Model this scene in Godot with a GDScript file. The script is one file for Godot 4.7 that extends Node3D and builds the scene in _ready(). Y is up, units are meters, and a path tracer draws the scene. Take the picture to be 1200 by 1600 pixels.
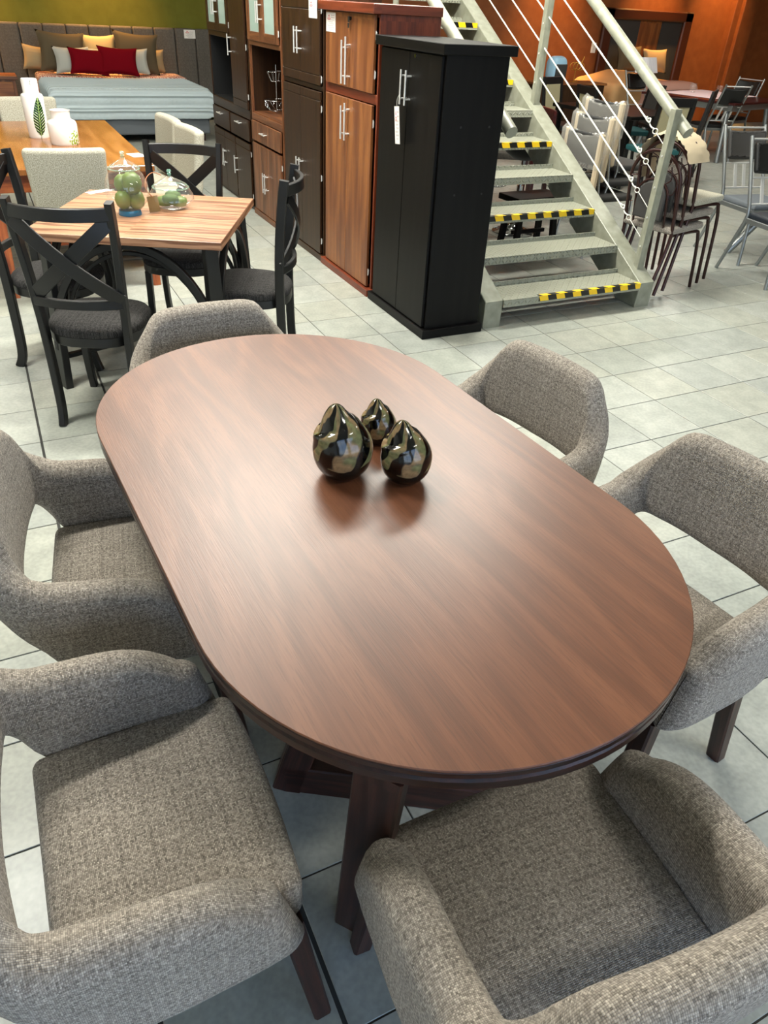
extends Node3D

const T := 0.335  # floor tile pitch in metres
const TABLE_C := Vector3(-2.331, 0.0, 2.181)
const TABLE_A := 3.5  # degrees that the oval table is turned off the tile grid

var M := {}
var used := {}
var cam: Camera3D


# ---------------------------------------------------------------- mesh building
class MB:
	var v := PackedVector3Array()
	var n := PackedVector3Array()
	var t := PackedVector2Array()
	var i := PackedInt32Array()
	var c := PackedColorArray()
	var x := Transform3D()

	func vert(p: Vector3, nn: Vector3, uv: Vector2) -> int:
		v.append(x * p)
		n.append((x.basis * nn).normalized())
		t.append(uv)
		return v.size() - 1

	func tri(a: int, b: int, d: int) -> void:
		var g := (v[b] - v[a]).cross(v[d] - v[a])
		if g.length_squared() < 1e-20:
			return
		if g.dot(n[a] + n[b] + n[d]) > 0.0:
			i.append_array([a, d, b])
		else:
			i.append_array([a, b, d])

	func quad(a: int, b: int, d: int, e: int) -> void:
		tri(a, b, d)
		tri(a, d, e)

	func face(ps: Array, nn: Vector3, uvs: Array = []) -> void:
		var k := v.size()
		for j in ps.size():
			vert(ps[j], nn, uvs[j] if uvs.size() > j else Vector2(ps[j].x + ps[j].z, ps[j].y))
		for j in range(1, ps.size() - 1):
			tri(k, k + j, k + j + 1)

	# a box with chamfered edges; grain: the axis that runs along v of the texture
	func box(ct: Vector3, s: Vector3, b := 0.002, grain := 1, off := Vector2.ZERO) -> void:
		var h := s * 0.5
		b = minf(b, minf(h.x, minf(h.y, h.z)) * 0.6)
		for a in 3:
			var p := (a + 1) % 3
			var q := (a + 2) % 3
			var gv := grain if grain != a else q
			var gu := 3 - a - gv
			for sg in [-1.0, 1.0]:
				var ps := []
				var us := []
				for k in [[-1, -1], [1, -1], [1, 1], [-1, 1]]:
					var o := Vector3.ZERO
					o[a] = sg * h[a]
					o[p] = k[0] * (h[p] - b)
					o[q] = k[1] * (h[q] - b)
					ps.append(ct + o)
					us.append(Vector2(ct[gu] + o[gu], ct[gv] + o[gv]) + off)
				var nn := Vector3.ZERO
				nn[a] = sg
				face(ps, nn, us)
		if b <= 0.0:
			return
		for a in 3:  # edges parallel to axis a
			var p := (a + 1) % 3
			var q := (a + 2) % 3
			var gv := grain
			var gu := (grain + 1) % 3
			for sp in [-1.0, 1.0]:
				for sq in [-1.0, 1.0]:
					var ps := []
					var us := []
					for k in [[-1, 0], [1, 0], [1, 1], [-1, 1]]:
						var o := Vector3.ZERO
						o[a] = k[0] * (h[a] - b)
						o[p] = sp * (h[p] - (b if k[1] == 1 else 0.0))
						o[q] = sq * (h[q] - (0.0 if k[1] == 1 else b))
						ps.append(ct + o)
						us.append(Vector2(ct[gu] + o[gu], ct[gv] + o[gv]) + off)
					var nn := Vector3.ZERO
					nn[p] = sp
					nn[q] = sq
					face(ps, nn.normalized(), us)
		for k in 8:
			var sg := Vector3(-1 if k & 1 else 1, -1 if k & 2 else 1, -1 if k & 4 else 1)
			var ps := []
			for a in 3:
				var o := h - Vector3(b, b, b)
				o[a] = h[a]
				ps.append(ct + o * sg)
			face(ps, sg.normalized())

	# round tube along a path
	func tube(path: Array, r, sides := 10, closed := false, caps := true) -> void:
		var m := path.size()
		var k0 := v.size()
		var side := Vector3.ZERO
		var along := 0.0
		for a in m:
			var tg: Vector3
			if closed:
				tg = (path[(a + 1) % m] - path[(a - 1 + m) % m]).normalized()
			else:
				tg = (path[mini(a + 1, m - 1)] - path[maxi(a - 1, 0)]).normalized()
			if a == 0:
				side = tg.cross(Vector3.UP if absf(tg.y) < 0.9 else Vector3.RIGHT).normalized()
				along = 0.0
			else:
				side = (side - tg * side.dot(tg)).normalized()
				along += (path[a] - path[a - 1]).length()
			var up := tg.cross(side)
			var ra: float = r if r is float else r[a]
			for s in sides + 1:
				var w := TAU * s / sides
				var d := side * cos(w) + up * sin(w)
				vert(path[a] + d * ra, d, Vector2(w * ra, along))
		var rings := m if closed else m - 1
		for a in rings:
			var b := (a + 1) % m
			for s in sides:
				quad(k0 + a * (sides + 1) + s, k0 + a * (sides + 1) + s + 1, k0 + b * (sides + 1) + s + 1, k0 + b * (sides + 1) + s)
		if caps and not closed:
			for e in [0, m - 1]:
				var tg: Vector3 = (path[1] - path[0]).normalized() * -1.0 if e == 0 else (path[m - 1] - path[m - 2]).normalized()
				var ct := vert(path[e], tg, Vector2.ZERO)
				var k := v.size()
				for s in sides + 1:
					var w := x.affine_inverse() * v[k0 + e * (sides + 1) + s]
					vert(w, tg, Vector2.ZERO)
				for s in sides:
					tri(ct, k + s, k + s + 1)

	# a closed profile (x across, y up) swept along a path, each side of the profile flat; up fixes the roll
	func sweep(path: Array, prof: Array, up: Vector3, caps := true, scales: Array = []) -> void:
		var m := path.size()
		var rings := []
		var frames := []
		var al := 0.0
		var alongs := []
		for a in m:
			var tg: Vector3 = (path[mini(a + 1, m - 1)] - path[maxi(a - 1, 0)]).normalized()
			var sd := tg.cross(up).normalized()
			var u2 := sd.cross(tg).normalized()
			frames.append([sd, u2, tg])
			if a > 0:
				al += (path[a] - path[a - 1]).length()
			alongs.append(al)
			var ring := []
			var sc: float = scales[a] if scales.size() > a else 1.0
			for q in prof:
				ring.append(path[a] + sd * q.x * sc + u2 * q.y * sc)
			rings.append(ring)
		var np := prof.size()
		var area := 0.0
		for s in np:
			area += prof[s].cross(prof[(s + 1) % np])
		var across := 0.0
		for s in np:
			var e: Vector2 = prof[(s + 1) % np] - prof[s]
			var en := Vector2(e.y, -e.x).normalized() * signf(area)
			var k0 := v.size()
			for a in m:
				var nn: Vector3 = frames[a][0] * en.x + frames[a][1] * en.y
				vert(rings[a][s], nn, Vector2(across, alongs[a]))
				vert(rings[a][(s + 1) % np], nn, Vector2(across + e.length(), alongs[a]))
			for a in m - 1:
				quad(k0 + a * 2, k0 + a * 2 + 1, k0 + a * 2 + 3, k0 + a * 2 + 2)
			across += e.length()
		if caps:
			face(rings[0], -frames[0][2])
			face(rings[m - 1], frames[m - 1][2])

	func lathe(prof: Array, seg := 24, sharp := 40.0, uscale := 1.0) -> void:
		var m := prof.size()
		var sn := []
		for a in m - 1:
			var d: Vector2 = prof[a + 1] - prof[a]
			sn.append(Vector2(d.y, -d.x).normalized())
		var al := 0.0
		for a in m - 1:
			var na: Vector2 = sn[a]
			var nb: Vector2 = sn[a]
			if a > 0 and rad_to_deg(absf(sn[a].angle_to(sn[a - 1]))) < sharp:
				na = (sn[a] + sn[a - 1]).normalized()
			if a < m - 2 and rad_to_deg(absf(sn[a].angle_to(sn[a + 1]))) < sharp:
				nb = (sn[a] + sn[a + 1]).normalized()
			var l: float = (prof[a + 1] - prof[a]).length()
			var k0 := v.size()
			for s in seg + 1:
				var w := TAU * s / seg
				var cs := cos(w)
				var si := sin(w)
				vert(Vector3(prof[a].x * cs, prof[a].y, prof[a].x * si), Vector3(na.x * cs, na.y, na.x * si), Vector2(float(s) / seg * uscale, al))
				vert(Vector3(prof[a + 1].x * cs, prof[a + 1].y, prof[a + 1].x * si), Vector3(nb.x * cs, nb.y, nb.x * si), Vector2(float(s) / seg * uscale, al + l))
			for s in seg:
				quad(k0 + s * 2, k0 + s * 2 + 1, k0 + s * 2 + 3, k0 + s * 2 + 2)
			al += l

	# polygon in the x-y plane (z = 0) drawn out along z by depth, edges chamfered by b
	func extrude(poly: Array, depth: float, b := 0.0, smooth_sides := false) -> void:
		var pp := PackedVector2Array(poly)
		if Geometry2D.is_polygon_clockwise(pp):
			pp.reverse()
		var inner := pp
		if b > 0.0:
			inner = PackedVector2Array()
			var m0 := pp.size()
			for a in m0:
				var d1 := (pp[a] - pp[(a - 1 + m0) % m0]).normalized()
				var d2 := (pp[(a + 1) % m0] - pp[a]).normalized()
				var n1 := Vector2(d1.y, -d1.x)
				var n2 := Vector2(d2.y, -d2.x)
				var nn := (n1 + n2).normalized()
				inner.append(pp[a] - nn * b / maxf(nn.dot(n1), 0.4))
		var ids := Geometry2D.triangulate_polygon(inner)
		for sg in [0.0, 1.0]:
			var z = depth * sg
			var k := v.size()
			for q in inner:
				vert(Vector3(q.x, q.y, z), Vector3(0, 0, sg * 2.0 - 1.0), q)
			for a in range(0, ids.size(), 3):
				tri(k + ids[a], k + ids[a + 1], k + ids[a + 2])
		var m := pp.size()
		var per := 0.0
		for a in m:
			var bb := (a + 1) % m
			var d := (pp[bb] - pp[a])
			var fn := Vector2(d.y, -d.x).normalized()
			var n1 := fn
			var n2 := fn
			if smooth_sides:
				var dp := (pp[a] - pp[(a - 1 + m) % m])
				var dn := (pp[(bb + 1) % m] - pp[bb])
				n1 = (fn + Vector2(dp.y, -dp.x).normalized()).normalized()
				n2 = (fn + Vector2(dn.y, -dn.x).normalized()).normalized()
			var k := v.size()
			vert(Vector3(pp[a].x, pp[a].y, b), Vector3(n1.x, n1.y, 0), Vector2(b, per))
			vert(Vector3(pp[bb].x, pp[bb].y, b), Vector3(n2.x, n2.y, 0), Vector2(b, per + d.length()))
			vert(Vector3(pp[bb].x, pp[bb].y, depth - b), Vector3(n2.x, n2.y, 0), Vector2(depth, per + d.length()))
			vert(Vector3(pp[a].x, pp[a].y, depth - b), Vector3(n1.x, n1.y, 0), Vector2(depth, per))
			quad(k, k + 1, k + 2, k + 3)
			if b > 0.0:
				for sg in [0.0, 1.0]:
					var z0: float = b if sg == 0.0 else depth - b
					var z1: float = depth * sg
					var ez := Vector3(0, 0, sg * 2.0 - 1.0)
					k = v.size()
					vert(Vector3(pp[a].x, pp[a].y, z0), Vector3(n1.x, n1.y, 0) + ez, pp[a])
					vert(Vector3(pp[bb].x, pp[bb].y, z0), Vector3(n2.x, n2.y, 0) + ez, pp[bb])
					vert(Vector3(inner[bb].x, inner[bb].y, z1), Vector3(n2.x, n2.y, 0) + ez, inner[bb])
					vert(Vector3(inner[a].x, inner[a].y, z1), Vector3(n1.x, n1.y, 0) + ez, inner[a])
					quad(k, k + 1, k + 2, k + 3)
			per += d.length()

	# a smooth sheet of nu x nv points; wrap_v closes it round. The sense of the normals is taken from out (+1 or -1)
	func grid(P: PackedVector3Array, nu: int, nv: int, wrap_v: bool, out: float, uvs: PackedVector2Array) -> void:
		var k0 := v.size()
		var nrm := PackedVector3Array()
		nrm.resize(nu * nv)
		var last := nv if wrap_v else nv - 1
		for a in nu - 1:
			for b in last:
				var b2 := (b + 1) % nv
				var p0 := P[a * nv + b]
				var p1 := P[(a + 1) * nv + b]
				var p2 := P[(a + 1) * nv + b2]
				var p3 := P[a * nv + b2]
				var g := (p2 - p0).cross(p3 - p1)
				for q in [a * nv + b, (a + 1) * nv + b, (a + 1) * nv + b2, a * nv + b2]:
					nrm[q] += g
		for a in nu:
			for b in (nv + 1 if wrap_v else nv):
				var q := a * nv + b % nv
				vert(P[q], nrm[q].normalized() * out, uvs[a * (nv + 1) + b] if wrap_v else uvs[q])
		var w := nv + 1 if wrap_v else nv
		for a in nu - 1:
			for b in w - 1:
				quad(k0 + a * w + b, k0 + (a + 1) * w + b, k0 + (a + 1) * w + b + 1, k0 + a * w + b + 1)

	# rounded box whose points can be moved by a function; normals smooth over the whole
	func soft(size: Vector3, r: float, sub: int, bend = null) -> void:
		var h := size * 0.5
		var core := h - Vector3(r, r, r)
		var pos := []
		var uv := []
		var quads := []
		for a in 3:
			var p := (a + 1) % 3
			var q := (a + 2) % 3
			for sg in [-1.0, 1.0]:
				var k := pos.size()
				var cp := _steps(h[p], r, sub)
				var cq := _steps(h[q], r, sub)
				for e in cp:
					for f in cq:
						var o := Vector3.ZERO
						o[a] = sg * h[a]
						o[p] = e
						o[q] = f
						var kk := o.clamp(-core, core)
						var d := (o - kk).normalized()
						pos.append(kk + d * r)
						uv.append(Vector2(o[p], o[q]) if a != 0 else Vector2(o[q], o[p]))
				var m: int = cq.size()
				for e in cp.size() - 1:
					for f in m - 1:
						quads.append([k + e * m + f, k + (e + 1) * m + f, k + (e + 1) * m + f + 1, k + e * m + f + 1])
		var ct := Vector3.ZERO
		var key := {}
		var acc := []
		var of := PackedInt32Array()
		for k in pos.size():
			var s: Vector3 = pos[k].snapped(Vector3(1e-5, 1e-5, 1e-5))
			if not key.has(s):
				key[s] = acc.size()
				acc.append(Vector3.ZERO)
			of.append(key[s])
		if bend != null:
			for k in pos.size():
				pos[k] = bend.call(pos[k])
		for k in pos:
			ct += k
		ct /= pos.size()
		for f in quads:
			var g: Vector3 = (pos[f[2]] - pos[f[0]]).cross(pos[f[3]] - pos[f[1]])
			if g.dot((pos[f[0]] + pos[f[2]]) * 0.5 - ct) < 0.0:
				g = -g
			for k in f:
				acc[of[k]] += g
		var k0 := v.size()
		for k in pos.size():
			vert(pos[k], acc[of[k]].normalized(), uv[k])
		for f in quads:
			quad(k0 + f[0], k0 + f[1], k0 + f[2], k0 + f[3])

	func soft_bar(ct: Vector3, s: Vector3) -> void:  # low rounded rib
		var keep := x
		x = keep * Transform3D(Basis(), ct)
		soft(s, minf(s.y, s.z) * 0.49, 1)
		x = keep

	func _steps(h: float, r: float, sub: int) -> Array:
		var o := []
		for k in 4:
			o.append(-h + r * (1.0 - cos(PI / 2 * k / 4.0)) if r > 0.0 else -h)
		var m := maxi(1, sub)
		for k in m + 1:
			o.append(-(h - r) + 2.0 * (h - r) * k / m)
		for k in range(3, -1, -1):
			o.append(h - r * (1.0 - cos(PI / 2 * k / 4.0)) if r > 0.0 else h)
		return o

	func mesh() -> ArrayMesh:
		var a := []
		a.resize(Mesh.ARRAY_MAX)
		a[Mesh.ARRAY_VERTEX] = v
		a[Mesh.ARRAY_NORMAL] = n
		a[Mesh.ARRAY_TEX_UV] = t
		a[Mesh.ARRAY_INDEX] = i
		if c.size() == v.size():
			a[Mesh.ARRAY_COLOR] = c
		var m := ArrayMesh.new()
		m.add_surface_from_arrays(Mesh.PRIMITIVE_TRIANGLES, a)
		return m


func rect(w: float, h: float, b := 0.003) -> Array:
	var x := w / 2
	var y := h / 2
	return [Vector2(-x + b, -y), Vector2(x - b, -y), Vector2(x, -y + b), Vector2(x, y - b), Vector2(x - b, y), Vector2(-x + b, y), Vector2(-x, y - b), Vector2(-x, -y + b)]


func curve(pts: Array, steps := 6) -> Array:  # smooth path through points
	var o := []
	var m := pts.size()
	for a in m - 1:
		var p0: Vector3 = pts[maxi(a - 1, 0)]
		var p3: Vector3 = pts[mini(a + 2, m - 1)]
		for s in steps:
			o.append(pts[a].cubic_interpolate(pts[a + 1], p0, p3, float(s) / steps))
	o.append(pts[m - 1])
	return o


func cr(xs: Array, t: float) -> float:  # rounded curve through [[t, value], ...]
	var m := xs.size()
	if t <= xs[0][0]:
		return xs[0][1]
	for k in m - 1:
		if t <= xs[k + 1][0]:
			var a: Array = xs[maxi(k - 1, 0)]
			var d: Array = xs[mini(k + 2, m - 1)]
			return cubic_interpolate_in_time(xs[k][1], xs[k + 1][1], a[1], d[1], (t - xs[k][0]) / (xs[k + 1][0] - xs[k][0]), xs[k + 1][0] - xs[k][0], a[0] - xs[k][0] if k > 0 else -0.1, d[0] - xs[k][0] if k < m - 2 else xs[k + 1][0] - xs[k][0] + 0.1)
	return xs[-1][1]


func pl(xs: Array, t: float) -> float:  # piecewise smooth curve [[t, value], ...]
	if t <= xs[0][0]:
		return xs[0][1]
	for k in xs.size() - 1:
		if t <= xs[k + 1][0]:
			return lerpf(xs[k][1], xs[k + 1][1], smoothstep(0.0, 1.0, (t - xs[k][0]) / (xs[k + 1][0] - xs[k][0])))
	return xs[-1][1]


# ---------------------------------------------------------------- objects
func numbered(called: String) -> String:
	var k: int = used.get(called, 0)
	used[called] = k + 1
	return called if k == 0 else "%s_%03d" % [called, k]


func thing(called: String, label: String, category: String, at := Vector3.ZERO, turn := 0.0, group := "") -> Node3D:
	var o := Node3D.new()
	o.name = numbered(called)
	add_child(o)
	o.position = at
	o.rotation.y = turn
	o.set_meta("label", label)
	o.set_meta("category", category)
	if group:
		o.set_meta("group", group)
	return o


func put(called: String, b: MB, m: Material, parent: Node3D, label := "") -> MeshInstance3D:
	var o := MeshInstance3D.new()
	o.mesh = b.mesh()
	o.material_override = m
	o.cast_shadow = GeometryInstance3D.SHADOW_CASTING_SETTING_ON
	o.name = called
	parent.add_child(o, true)
	if label:
		o.set_meta("label", label)
	return o


func structure(called: String, b: MB, m: Material) -> MeshInstance3D:
	var o := put(called, b, m, self)
	o.set_meta("kind", "structure")
	o.set_meta("label", called.replace("_", " "))
	return o


func copy_of(o: Node3D, label: String, at: Vector3, turn: float) -> Node3D:
	var r: Node3D = o.duplicate()
	r.name = numbered(String(o.name).trim_suffix("_000"))
	add_child(r)
	r.position = at
	r.rotation.y = turn
	r.set_meta("label", label)
	return r


func boxed(ct: Vector3, s: Vector3, b := 0.002, grain := 1, off := Vector2.ZERO) -> MB:
	var m := MB.new()
	m.box(ct, s, b, grain, off)
	return m


func tubed(path: Array, r, sides := 10) -> MB:
	var m := MB.new()
	m.tube(path, r, sides)
	return m


func heading(d: Vector2) -> float:  # turn that points local +z along (x, z)
	return atan2(d.x, d.y)


# ---------------------------------------------------------------- textures and materials
func image(w: int, h: int, f: Callable) -> Image:
	var d := PackedByteArray()
	d.resize(w * h * 3)
	var k := 0
	for y in h:
		for x in w:
			var c: Color = f.call(x, y)
			d[k] = int(clampf(c.r, 0, 1) * 255.0)
			d[k + 1] = int(clampf(c.g, 0, 1) * 255.0)
			d[k + 2] = int(clampf(c.b, 0, 1) * 255.0)
			k += 3
	return Image.create_from_data(w, h, false, Image.FORMAT_RGB8, d)


func tex(im: Image) -> ImageTexture:
	return ImageTexture.create_from_image(im)


func noise(s: int, f: float, oct := 3) -> FastNoiseLite:
	var o := FastNoiseLite.new()
	o.seed = s
	o.noise_type = FastNoiseLite.TYPE_SIMPLEX
	o.frequency = f
	o.fractal_octaves = oct
	return o


func hash2(a: int, b: int, s := 0) -> float:
	var k := (a * 73856093) ^ (b * 19349663) ^ (s * 83492791)
	k = (k ^ (k >> 13)) * 1274126177
	return float((k ^ (k >> 16)) & 0xffff) / 65535.0


func mat(called: String, col: Color, rough: float, metal := 0.0, spec := 0.5) -> StandardMaterial3D:
	var m := StandardMaterial3D.new()
	m.resource_name = called
	m.albedo_color = col
	m.roughness = rough
	m.metallic = metal
	m.metallic_specular = spec
	M[called] = m
	return m


func textured(called: String, im: Image, rough: float, per: Vector2, bump: Image = null, depth := 0.05) -> StandardMaterial3D:
	var m := mat(called, Color.WHITE, rough)
	m.albedo_texture = tex(im)
	m.uv1_scale = Vector3(1.0 / per.x, 1.0 / per.y, 1)
	if bump:
		m.heightmap_enabled = true
		m.heightmap_texture = tex(bump)
		m.heightmap_scale = depth
	return m


# wood: grain along v; colours from dark to light
func wood(w: int, h: int, dark: Color, mid: Color, light: Color, rings: float, warp: float, pores: float, s: int) -> Image:
	var a := noise(s, 1.0, 3)
	var b := noise(s + 1, 1.0, 2)
	return image(w, h, func(x, y):
		var u := float(x) / w
		var q := float(y) / h
		var wv := a.get_noise_2d(u * 2.2, q * 0.9) * warp
		var g := sin((u * rings + wv) * TAU) * 0.5 + 0.5
		var fine := b.get_noise_2d(u * 95.0, q * 3.0)
		var coarse := a.get_noise_2d(u * 9.0 + 40.0, q * 1.3)
		var k := clampf(0.5 + (g - 0.5) * 0.55 + fine * 0.30 + coarse * 0.55, 0.0, 1.0)
		var c := dark.lerp(mid, k * 2.0) if k < 0.5 else mid.lerp(light, k * 2.0 - 1.0)
		var p := b.get_noise_2d(u * 260.0 + 9.0, q * 14.0)
		if p > 0.42:
			c = c.lerp(dark * 0.8, pores * minf(1.0, (p - 0.42) * 4.0))
		return c)


func stripes_wood(w: int, h: int, dark: Color, light: Color, s: int) -> Image:
	var a := noise(s, 1.0, 3)
	return image(w, h, func(x, y):
		var u := float(x) / w
		var q := float(y) / h
		var k := a.get_noise_2d(u * 26.0 + a.get_noise_2d(u * 3.0, q * 1.5) * 0.8, q * 0.8)
		var f := a.get_noise_2d(u * 120.0, q * 4.0)
		return light.lerp(dark, clampf(smoothstep(-0.05, 0.5, k) + f * 0.22, 0.0, 1.0)))


func weave(px: int, threads: int, a: Color, b: Color, spread: float, s: int) -> Array:  # [colour, height]
	var p := px / threads
	var slub := noise(s, 0.02, 2)
	var hts := PackedFloat32Array()
	hts.resize(px * px)
	var im := image(px, px, func(x, y):
		var cx := int(x / p)
		var cy := int(y / p)
		var fx := float(x - cx * p) / p - 0.5 + 0.5 / p
		var fy := float(y - cy * p) / p - 0.5 + 0.5 / p
		var over := (cx + cy) % 2 == 0
		var tone := hash2(cx, cy, s)
		var thread := hash2(cx, 7, s + 1) if over else hash2(11, cy, s + 2)
		var lng := absf(fy) if over else absf(fx)
		var acr := absf(fx) if over else absf(fy)
		var ht := (1.0 - 3.0 * acr * acr) * (1.0 - 1.7 * lng * lng)
		hts[y * px + x] = ht * 0.8 + tone * 0.2
		var k := clampf(0.62 + (tone - 0.5) * spread + (thread - 0.5) * spread * 0.6 + slub.get_noise_2d(x, y) * 0.12 - (1.0 - ht) * 0.42, 0.0, 1.0)
		return a.lerp(b, k))
	var hi := image(px, px, func(x, y):
		var q := hts[y * px + x]
		return Color(q, q, q))
	return [im, hi]


func make_materials() -> void:
	# floor tiles: one cloudy clay texture, four firings
	var na := noise(3, 0.012, 5)
	na.fractal_gain = 0.6
	var nb := noise(4, 0.09, 2)
	var tile_im := image(512, 512, func(x, y):
		var k := na.get_noise_2d(x, y) * 0.05 + nb.get_noise_2d(x, y) * 0.03
		return Color(0.628 + k, 0.64 + k * 0.98, 0.61 + k * 0.92))
	var tile_t := tex(tile_im)
	for k in 4:
		var m := mat("tile_%d" % k, [Color(1, 1, 1), Color(0.965, 0.97, 0.965), Color(0.985, 0.98, 0.965), Color(0.95, 0.955, 0.96)][k], 0.34, 0.0, 0.5)
		m.albedo_texture = tile_t
		m.uv1_triplanar = true
		m.uv1_world_triplanar = true
		m.uv1_scale = Vector3(0.9, 0.9, 0.9)
		m.uv1_offset = Vector3(k * 0.31, 0, k * 0.17)
	mat("grout", Color(0.20, 0.20, 0.19), 0.9)
	M.tile_0.vertex_color_use_as_albedo = false
	# upholstery
	var w := weave(768, 64, Color(0.325, 0.30, 0.275), Color(0.83, 0.79, 0.735), 0.40, 5)
	var m2 := textured("weave", w[0], 0.9, Vector2(0.18, 0.18))
	w[1].bump_map_to_normal_map(7.0)
	m2.normal_enabled = true
	m2.normal_texture = tex(w[1])
	m2.normal_scale = 0.8
	m2.uv1_triplanar = true
	m2.uv1_triplanar_sharpness = 8.0
	m2.uv1_scale = Vector3(1.0 / 0.18, 1.0 / 0.18, 1.0 / 0.18)
	m2.rim_enabled = true
	m2.rim = 0.25
	m2.metallic_specular = 0.25
	w = weave(384, 64, Color(0.135, 0.13, 0.13), Color(0.30, 0.295, 0.29), 0.7, 9)
	textured("charcoal_cloth", w[0], 0.95, Vector2(0.16, 0.16), w[1], 0.06).metallic_specular = 0.2
	var bn := noise(21, 0.05, 3)
	textured("boucle", image(256, 256, func(x, y):
		var k := bn.get_noise_2d(x, y) * 0.16
		return Color(0.66 + k, 0.645 + k, 0.585 + k)), 0.95, Vector2(0.12, 0.12)).metallic_specular = 0.2
	# woods
	var mg := textured("mahogany", wood(768, 768, Color(0.360, 0.212, 0.135), Color(0.400, 0.240, 0.155), Color(0.440, 0.272, 0.180), 2.0, 2.2, 0.35, 31), 0.385, Vector2(1.0, 1.8))
	mg.metallic_specular = 0.55
	mg.uv1_offset = Vector3(0.5, 0.5, 0)
	var mn := noise(33, 1.0, 2)
	mg.heightmap_enabled = true
	mg.heightmap_texture = tex(image(1024, 512, func(x, y):
		var k := 0.5 + 0.5 * mn.get_noise_2d(x * 0.33, y * 0.03)
		return Color(k, k, k)))
	mg.heightmap_scale = 0.014
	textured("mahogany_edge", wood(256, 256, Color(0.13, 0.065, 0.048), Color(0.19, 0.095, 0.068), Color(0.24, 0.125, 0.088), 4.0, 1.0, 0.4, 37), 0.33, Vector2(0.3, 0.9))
	textured("walnut", wood(512, 512, Color(0.40, 0.225, 0.120), Color(0.48, 0.285, 0.155), Color(0.57, 0.36, 0.185), 3.0, 0.7, 0.3, 41), 0.42, Vector2(0.8, 1.6))
	textured("cherry", wood(256, 512, Color(0.33, 0.135, 0.07), Color(0.42, 0.18, 0.095), Color(0.47, 0.215, 0.12), 3.0, 0.6, 0.3, 43), 0.40, Vector2(0.5, 1.6))
	textured("wenge", wood(256, 512, Color(0.155, 0.092, 0.048), Color(0.195, 0.120, 0.064), Color(0.23, 0.148, 0.082), 5.0, 0.5, 0.5, 47), 0.38, Vector2(0.5, 1.6)).metallic_specular = 0.4
	textured("ebony", wood(256, 512, Color(0.022, 0.020, 0.020), Color(0.034, 0.031, 0.030), Color(0.048, 0.044, 0.042), 5.0, 0.4, 0.4, 53), 0.42, Vector2(0.5, 1.6)).metallic_specular = 0.3
	textured("hutch_wood", wood(256, 512, Color(0.34, 0.20, 0.115), Color(0.45, 0.275, 0.165), Color(0.54, 0.345, 0.21), 3.0, 0.6, 0.4, 59), 0.42, Vector2(0.6, 1.5))
	textured("laminate", stripes_wood(512, 256, Color(0.43, 0.285, 0.20), Color(0.66, 0.495, 0.38), 61), 0.35, Vector2(0.9, 1.2))
	textured("honey", wood(512, 512, Color(0.48, 0.29, 0.15), Color(0.545, 0.345, 0.185), Color(0.61, 0.405, 0.23), 4.0, 0.9, 0.3, 67), 0.22, Vector2(0.9, 1.8))
	textured("orange_wood", wood(256, 256, Color(0.45, 0.21, 0.10), Color(0.58, 0.30, 0.15), Color(0.66, 0.37, 0.19), 4.0, 0.8, 0.3, 71), 0.4, Vector2(0.3, 0.8))
	textured("chair_leg_wood", wood(256, 256, Color(0.15, 0.075, 0.058), Color(0.215, 0.115, 0.088), Color(0.275, 0.155, 0.118), 4.0, 1.0, 0.45, 73), 0.4, Vector2(0.2, 0.7))
	textured("burgundy_wood", wood(128, 256, Color(0.16, 0.045, 0.045), Color(0.23, 0.065, 0.06), Color(0.28, 0.085, 0.075), 3.0, 0.7, 0.2, 79), 0.3, Vector2(0.4, 1.0))
	mat("black_lacquer", Color(0.042, 0.044, 0.047), 0.42)
	mat("black_plastic", Color(0.05, 0.05, 0.052), 0.5)
	# metals and paint
	mat("chrome", Color(0.82, 0.83, 0.84), 0.12, 1.0)
	mat("steel", Color(0.86, 0.86, 0.85), 0.32, 0.55)
	mat("silver_paint", Color(0.56, 0.575, 0.575), 0.34, 0.75)
	mat("brown_metal", Color(0.19, 0.095, 0.085), 0.28, 0.3)
	var sp := noise(83, 0.02, 3)
	textured("stair_paint", image(256, 256, func(x, y):
		var k := sp.get_noise_2d(x, y) * 0.045
		return Color(0.52 + k, 0.525 + k, 0.465 + k)), 0.40, Vector2(0.6, 0.6))
	var plate := image(128, 128, func(x, y):  # chequer plate: crossed lozenges
		var cx := int(x / 32)
		var cy := int(y / 32)
		var q := Vector2(x % 32 - 15.5, y % 32 - 15.5).rotated(PI / 4 if (cx + cy) % 2 == 0 else -PI / 4)
		var k := clampf(1.3 - sqrt(q.x * q.x / 150.0 + q.y * q.y / 22.0), 0.0, 1.0)
		return Color(k, k, k))
	var cp: StandardMaterial3D = M.stair_paint.duplicate()
	cp.resource_name = "chequer_plate"
	cp.uv1_scale = Vector3(1.0 / 0.11, 1.0 / 0.11, 1)
	cp.albedo_texture = null
	cp.albedo_color = Color(0.55, 0.555, 0.495)
	cp.heightmap_enabled = true
	cp.heightmap_texture = tex(plate)
	cp.heightmap_scale = 0.7
	M["chequer_plate"] = cp
	var hz := image(128, 64, func(x, y):
		var k := fposmod(float(x) + y * 0.45, 128.0)
		return Color(0.93, 0.76, 0.10) if k < 64.0 else Color(0.035, 0.035, 0.035))
	textured("hazard_tape", hz, 0.35, Vector2(0.135, 0.07))
	mat("cable", Color(0.80, 0.80, 0.77), 0.5)
	# bedding and soft goods
	textured("headboard_cloth", weave(256, 64, Color(0.30, 0.285, 0.265), Color(0.46, 0.44, 0.415), 0.6, 15)[0], 0.9, Vector2(0.2, 0.2)).metallic_specular = 0.2
	mat("grey_cloth", Color(0.40, 0.42, 0.44), 0.95, 0.0, 0.2)
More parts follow.
